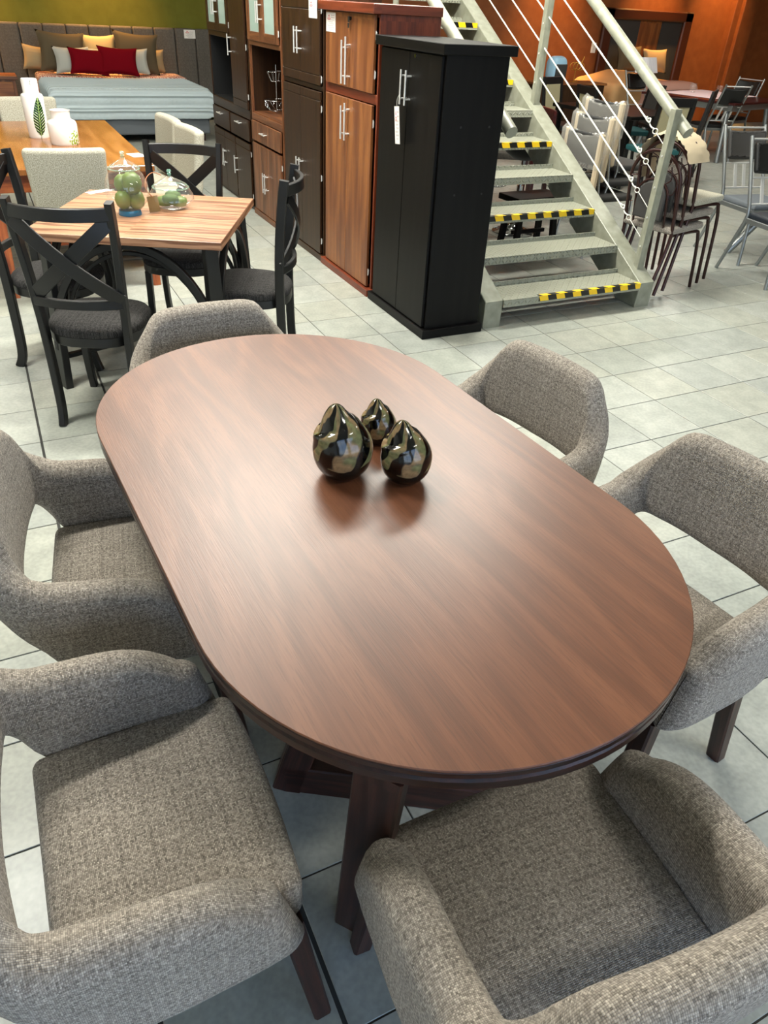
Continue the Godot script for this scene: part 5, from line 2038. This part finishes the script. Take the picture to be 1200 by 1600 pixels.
func dark_chair(label: String, at: Vector3, turn: float, panel: Material, seat_m: Material) -> void:
	var o := thing("panel_back_chair", label, "chair", at, turn, "black framed chairs with panel backs")
	for s in [-1.0, 1.0]:
		put("rear_post", boxed_between(Vector3(s * 0.205, 0.0, -0.24), Vector3(s * 0.205, 0.45, -0.19), 0.04, 0.03), M.black_lacquer, o)
		put("rear_post", boxed_between(Vector3(s * 0.205, 0.45, -0.19), Vector3(s * 0.205, 1.0, -0.27), 0.04, 0.03), M.black_lacquer, o)
		put("front_leg", boxed_between(Vector3(s * 0.20, 0.0, 0.20), Vector3(s * 0.20, 0.44, 0.20), 0.04, 0.036), M.black_lacquer, o)
	put("top_rail", boxed(Vector3(0, 0.955, -0.265), Vector3(0.40, 0.085, 0.03), 0.004), M.black_lacquer, o)
	put("back_panel", boxed_between(Vector3(0, 0.55, -0.205), Vector3(0, 0.915, -0.256), 0.33, 0.018), panel, o)
	put("lower_rail", boxed(Vector3(0, 0.53, -0.205), Vector3(0.40, 0.04, 0.024), 0.003), M.black_lacquer, o)
	var b := MB.new()
	b.x = Transform3D(Basis(), Vector3(0, 0.46, 0.0))
	b.soft(Vector3(0.44, 0.06, 0.42), 0.02, 2)
	put("seat", b, seat_m, o)


func tumbler(label: String, at: Vector3, stem: bool) -> void:
	var o := thing("drinking_glass", label, "glass", at, 0.0)
	var g := MB.new()
	if stem:
		g.lathe([Vector2(0.035, 0.0), Vector2(0.034, 0.003), Vector2(0.006, 0.008), Vector2(0.005, 0.05), Vector2(0.028, 0.062), Vector2(0.044, 0.09), Vector2(0.046, 0.12), Vector2(0.036, 0.155)], 20)
	else:
		g.lathe([Vector2(0.0, 0.0), Vector2(0.04, 0.0), Vector2(0.046, 0.03), Vector2(0.05, 0.12)], 20)
	put("bowl", g, M.jar_glass, o)


func far_right() -> void:
	# black dining set with cream panels
	var t := thing("dark_dining_table", "dark dining table surrounded by black panel back chairs", "table", Vector3(4.05, 0, -4.25), 0.1)
	put("tabletop", boxed(Vector3(0, 0.74, 0), Vector3(0.95, 0.04, 1.3), 0.004, 2), M.ebony, t)
	for sx in [-1.0, 1.0]:
		for sz in [-1.0, 1.0]:
			put("leg", boxed(Vector3(sx * 0.42, 0.36, sz * 0.58), Vector3(0.07, 0.72, 0.07), 0.004), M.ebony, t)
	dark_chair("black chair with cream back panel at the dark table's end by the orange wall", Vector3(3.92, 0, -5.08), heading(Vector2(0.35, 0.94)), M.cream_panel, M.black_plastic)
	dark_chair("black chair with cream back panel at the dark table, behind the film wrapped stack", Vector3(3.73, 0, -4.14), heading(Vector2(0.98, 0.16)), M.cream_panel, M.black_plastic)
	dark_chair("black chair with plain dark back and teal seat at the dark table", Vector3(4.62, 0, -4.62), heading(Vector2(-0.95, -0.32)), M.grey_panel, M.teal_cloth)
	dark_chair("black chair with cream back panel closest to the stair handrail", Vector3(3.83, 0, -3.32), heading(Vector2(0.17, -0.98)), M.cream_panel, M.teal_cloth)
	dark_chair("black chair with low plain back beyond the handrail, next to the pink covered table", Vector3(4.95, 0, -4.02), heading(Vector2(-0.6, -0.8)), M.black_plastic, M.teal_cloth)
	# rounded pale blue case and gold wire ornament standing on the dark set's far end
	var bc := thing("blue_case", "rounded pale blue plastic case standing on the low sideboard by the orange wall", "case", Vector3(5.13, 0.80, -7.0), 0.2)
	var b := MB.new()
	b.x = Transform3D(Basis(), Vector3(0, 0.17, 0))
	b.soft(Vector3(0.34, 0.34, 0.22), 0.10, 3)
	put("shell", b, M.light_blue, bc)
	b = MB.new()
	b.x = Transform3D(Basis(), Vector3(0, 0.14, 0.10))
	b.soft(Vector3(0.24, 0.20, 0.04), 0.018, 2)
	put("dark_front", b, M.grey_panel, bc)
	var sb := thing("sideboard", "low dark sideboard before the orange wall under the pale blue case", "sideboard", Vector3(5.35, 0, -7.05), 0.0)
	put("body", boxed(Vector3(0, 0.42, 0), Vector3(1.3, 0.72, 0.42), 0.004), M.wenge, sb)
	put("top", boxed(Vector3(0, 0.785, 0.0), Vector3(1.36, 0.03, 0.46), 0.004, 0), M.walnut, sb)
	put("plinth", boxed(Vector3(0, 0.03, 0), Vector3(1.2, 0.06, 0.36), 0.003, 0), M.wenge, sb)
	for dk in 3:
		var sd := put("door", boxed(Vector3(-0.42 + 0.42 * dk, 0.43, 0.218), Vector3(0.41, 0.66, 0.016), 0.003), M.wenge, sb)
		put("knob", tubed([Vector3(-0.28 + 0.42 * dk, 0.5, 0.226), Vector3(-0.28 + 0.42 * dk, 0.5, 0.245)], 0.011, 10), M.steel, sd)
	var gw := thing("wire_ornament", "gold curled wire ornament beside the pale blue case", "ornament", Vector3(5.52, 0.80, -7.02), 0.0)
	b = MB.new()
	for k in 3:
		var ring := []
		for a in 16:
			ring.append(Vector3(cos(TAU * a / 16) * 0.07 + k * 0.05 - 0.05, 0.21 + sin(TAU * a / 16) * 0.05, 0.02 * k))
		b.tube(ring, 0.006, 6, true)
	b.tube([Vector3(0, 0.0, 0), Vector3(0, 0.16, 0)], 0.006, 6)
	b.tube(curve([Vector3(0.05, 0.22, 0), Vector3(0.10, 0.27, 0), Vector3(0.13, 0.34, 0)], 4), 0.007, 6)
	b.box(Vector3(0, 0.004, 0), Vector3(0.10, 0.008, 0.10), 0.001)
	put("wire", b, M.gold, gw)
	# pink covered bed before the framed niche
	var bd := thing("display_bed", "low bed under apricot and pink covers before the framed niche", "bed", Vector3(7.32, 0, -7.62), 0.0)
	put("base", boxed(Vector3(0, 0.24, 0), Vector3(1.86, 0.44, 1.16), 0.02), M.grey_panel, bd)
	b = MB.new()
	b.x = Transform3D(Basis(), Vector3(0, 0.60, 0))
	b.soft(Vector3(1.88, 0.36, 1.18), 0.14, 6, func(p):
		var q: Vector3 = p
		q.y += 0.14 * exp(-pow((p.x + 0.1) / 0.5, 2.0)) * (1.0 if p.y > 0 else 0.0) * smoothstep(0.6, -0.4, p.z)
		return q)
	put("apricot_cover", b, M.apricot_cloth, bd)
	b = MB.new()
	b.x = Transform3D(Basis(), Vector3(0.28, 0.60, 0.36))
	b.soft(Vector3(1.36, 0.42, 0.52), 0.14, 4)
	put("pink_cover", b, M.pink_cloth, bd)
	pillow("pillow", "olive cushion on the bed before the framed niche", M.olive_cloth, 7.2, 7.75, 0.86, 1.27, -8.05, 0.18, 0.25)
	pillow("pillow", "tan cushion beside the olive one before the framed niche", M.tan_cloth, 7.78, 8.35, 0.86, 1.24, -8.05, 0.18, 0.25)
	# framed niche on the orange wall
	var fr := thing("wall_frame", "wide dark wooden frame around a recessed panel on the orange wall", "frame", Vector3(8.02, 0.0, -8.38), 0.0)
	for s in [-1.0, 1.0]:
		put("upright", boxed(Vector3(s * 0.91, 0.98, 0.03), Vector3(0.20, 1.62, 0.08), 0.02), M.frame_wood, fr)
	put("head", boxed(Vector3(0, 1.71, 0.03), Vector3(2.02, 0.16, 0.08), 0.02, 0), M.frame_wood, fr)
	put("sill", boxed(Vector3(0, 0.25, 0.03), Vector3(2.02, 0.16, 0.08), 0.02, 0), M.frame_wood, fr)
	put("panel", boxed(Vector3(-0.5, 0.98, 0.0), Vector3(0.66, 1.4, 0.03), 0.003), M.grey_panel, fr)
	put("panel", boxed(Vector3(0.08, 0.98, 0.0), Vector3(0.50, 1.4, 0.025), 0.003), M.walnut, fr)
	put("panel", boxed(Vector3(0.58, 0.98, 0.0), Vector3(0.48, 1.4, 0.03), 0.003), M.grey_panel, fr)
	var sw := thing("light_switch", "small white switch plate on the orange wall beside the wooden frame", "switch", Vector3(6.93, 1.14, -8.395), 0.0)
	put("plate", boxed(Vector3(0, 0.06, 0), Vector3(0.10, 0.15, 0.012), 0.003), M.paper, sw)
	put("toggle", boxed(Vector3(0, 0.06, 0.008), Vector3(0.03, 0.06, 0.008), 0.002), M.white_ceramic, sw)
	# far metal table laid in pink, silver chairs and glasses
	var ft := thing("metal_table", "far metal table laid with pale pink cloths", "table", Vector3(7.0, 0, -5.55), 0.25)
	put("tabletop", boxed(Vector3(0, 0.752, 0), Vector3(1.5, 0.03, 1.5), 0.004, 0), M.burgundy_wood, ft)
	put("apron", boxed(Vector3(0, 0.70, 0), Vector3(1.4, 0.08, 1.4), 0.004, 0), M.silver_paint, ft)
	for sx in [-1.0, 1.0]:
		for sz in [-1.0, 1.0]:
			put("leg", tubed([Vector3(sx * 0.68, 0.0, sz * 0.68), Vector3(sx * 0.58, 0.70, sz * 0.58)], 0.035, 14), M.silver_paint, ft)
	var rn := thing("table_runner", "pale pink cloth spread on the far metal table", "tablecloth", Vector3(7.1, 0.768, -5.75), 0.25)
	put("cloth", boxed(Vector3(0, 0.002, 0), Vector3(1.25, 0.004, 0.95), 0.001), M.pale_pink_cloth, rn)
	tumbler("plain glass tumbler standing at the pink cloth's far side", Vector3(7.0, 0.773, -5.98), false)
	tumbler("stemmed round glass standing at the pink cloth's near corner", Vector3(6.82, 0.768, -5.30), true)
	silver_chair("silver framed chair with black pad at the far metal table by the pilaster", Vector3(7.62, 0, -5.72), heading(Vector2(-0.98, 0.2)), M.black_plastic, M.black_plastic, true)
	silver_chair("silver framed chair tucked under the far metal table, black seat", Vector3(6.55, 0, -5.05), heading(Vector2(0.2, -0.98)), M.black_plastic, M.black_plastic, true)
	silver_chair("silver framed chair behind the open booklet at the far metal table", Vector3(6.6, 0, -6.45), heading(Vector2(0.1, 0.99)), M.black_plastic, M.black_plastic, false)
	var bk := thing("open_booklet", "open white printed booklet propped on the chair back by the pink table", "booklet", Vector3(6.62, 0.965, -6.62), 0.1)
	for s in [-1.0, 1.0]:
		b = MB.new()
		b.x = Transform3D(Basis(Vector3(0, 1, 0), s * 0.2) * Basis(Vector3(1, 0, 0), -0.35), Vector3(s * 0.13, 0.0, 0))
		b.box(Vector3(0, 0.11, 0), Vector3(0.26, 0.22, 0.006), 0.001)
		put("page", b, M.ruled_paper, bk)
	# brown bent chair with a wheel like side at the right margin
	var rc := thing("bentwood_chair", "brown bentwood chair with round looped side beside the pilaster", "chair", Vector3(8.2, 0, -4.55), 0.4)
	for y in [[0.52, 0.40], [0.62, 0.28]]:
		b = MB.new()
		var ring := []
		for a in 28:
			ring.append(Vector3(cos(TAU * a / 28) * y[1], y[0] + sin(TAU * a / 28) * y[1], -0.1))
		b.tube(ring, 0.018, 8, true)
		put("loop", b, M.brown_metal, rc)
	for k in 7:
		var a := PI * (k + 0.5) / 7
		put("spindle", tubed([Vector3(0, 0.5, -0.1), Vector3(cos(a) * 0.39, 0.52 + sin(a) * 0.39, -0.1)], 0.007, 6), M.brown_metal, rc)
	b = MB.new()
	b.x = Transform3D(Basis(), Vector3(0, 0.44, 0.12))
	b.soft(Vector3(0.46, 0.06, 0.44), 0.02, 2)
	put("seat", b, M.kraft, rc)
	for s in [-1.0, 1.0]:
		for z in [-0.08, 0.32]:
			put("leg", tubed([Vector3(s * 0.2, 0, z), Vector3(s * 0.19, 0.42, z)], 0.016, 8), M.brown_metal, rc)


func under_stairs() -> void:
	# chrome bar stool seen between the treads
	for a in [[Vector3(1.27, 0, -2.22), "chrome bar stool with trumpet base and black seat behind the stair treads", 0.62], [Vector3(1.42, 0, -2.95), "second chrome bar stool with black seat, farther behind the stair treads", 0.70]]:
		var o := thing("bar_stool", a[1], "stool", a[0], 0.0, "chrome bar stools behind the stairs")
		var m := MB.new()
		m.lathe([Vector2(0.0, 0.0), Vector2(0.195, 0.0), Vector2(0.20, 0.008), Vector2(0.19, 0.016), Vector2(0.11, 0.035), Vector2(0.06, 0.06), Vector2(0.038, 0.11), Vector2(0.03, 0.16)], 36)
		put("base", m, M.chrome, o)
		m = MB.new()
		m.tube([Vector3(0, 0.12, 0), Vector3(0, 0.40, 0)], 0.028, 16)
		m.tube([Vector3(0, 0.40, 0), Vector3(0, a[2], 0)], 0.018, 14)
		put("column", m, M.chrome, o)
		m = MB.new()
		var ring := []
		for k in 20:
			ring.append(Vector3(cos(TAU * k / 20) * 0.14, 0.28, sin(TAU * k / 20) * 0.14 + 0.06))
		m.tube(ring, 0.009, 8, true)
		m.tube([Vector3(0, 0.28, -0.08), Vector3(0, 0.28, 0.0)], 0.009, 8)
		put("foot_ring", m, M.chrome, o)
		m = MB.new()
		m.lathe([Vector2(0.0, a[2] - 0.02), Vector2(0.09, a[2] - 0.005), Vector2(0.17, a[2] + 0.05), Vector2(0.20, a[2] + 0.12), Vector2(0.19, a[2] + 0.14), Vector2(0.10, a[2] + 0.09), Vector2(0.0, a[2] + 0.08)], 28, 50.0)
		put("seat", m, M.black_plastic, o)
	var t := thing("trestle_bench", "dark wooden bench with slanted legs under the stairs", "bench", Vector3(0.95, 0, -1.66), 0.05)
	put("seat_board", boxed(Vector3(0.06, 0.43, 0), Vector3(0.50, 0.045, 0.28), 0.004, 0), M.ebony, t)
	for sx in [-1.0, 1.0]:
		for sz in [-1.0, 1.0]:
			put("leg", boxed_between(Vector3(0.06 + sx * 0.20, 0.0, sz * 0.11), Vector3(0.06 + sx * 0.17, 0.41, sz * 0.08), 0.045, 0.04), M.ebony, t)
	put("stretcher", boxed(Vector3(0.06, 0.16, 0), Vector3(0.34, 0.03, 0.03), 0.003, 0), M.ebony, t)
	# burgundy chair behind the second rail post
	var o := thing("burgundy_chair", "burgundy wooden chair with dark pad between stair rail and wrapped chairs", "chair", Vector3(1.86, 0, -2.42), heading(Vector2(1, 0.25)))
	for s in [-1.0, 1.0]:
		put("rear_post", boxed_between(Vector3(s * 0.19, 0.0, -0.22), Vector3(s * 0.19, 0.97, -0.24), 0.035, 0.035), M.burgundy_wood, o)
		put("front_leg", boxed_between(Vector3(s * 0.19, 0.0, 0.18), Vector3(s * 0.19, 0.44, 0.18), 0.035, 0.035), M.burgundy_wood, o)
	put("top_rail", boxed(Vector3(0, 0.93, -0.24), Vector3(0.42, 0.11, 0.028), 0.006, 0), M.burgundy_wood, o)
	put("mid_rail", boxed(Vector3(0, 0.76, -0.235), Vector3(0.38, 0.06, 0.024), 0.004, 0), M.burgundy_wood, o)
	var b := MB.new()
	b.x = Transform3D(Basis(), Vector3(0, 0.46, -0.01))
	b.soft(Vector3(0.42, 0.06, 0.42), 0.02, 2)
	put("seat", b, M.black_plastic, o)
	# grey padded chair behind the stringer
	var g := thing("padded_chair", "grey padded chair with reddish frame showing just above the stair stringer", "chair", Vector3(1.95, 0, -3.35), heading(Vector2(0.9, 0.4)))
	b = MB.new()
	b.x = Transform3D(Basis(), Vector3(0, 0.86, -0.2))
	b.soft(Vector3(0.42, 0.44, 0.06), 0.025, 3)
	put("backrest", b, M.headboard_cloth, g)
	for s in [-1.0, 1.0]:
		put("rear_post", boxed_between(Vector3(s * 0.21, 0.0, -0.22), Vector3(s * 0.21, 1.05, -0.23), 0.03, 0.03), M.burgundy_wood, g)
		put("front_leg", boxed_between(Vector3(s * 0.20, 0.0, 0.2), Vector3(s * 0.20, 0.44, 0.2), 0.03, 0.03), M.burgundy_wood, g)
	b = MB.new()
	b.x = Transform3D(Basis(), Vector3(0, 0.46, 0.0))
	b.soft(Vector3(0.42, 0.06, 0.42), 0.02, 2)
	put("seat", b, M.headboard_cloth, g)
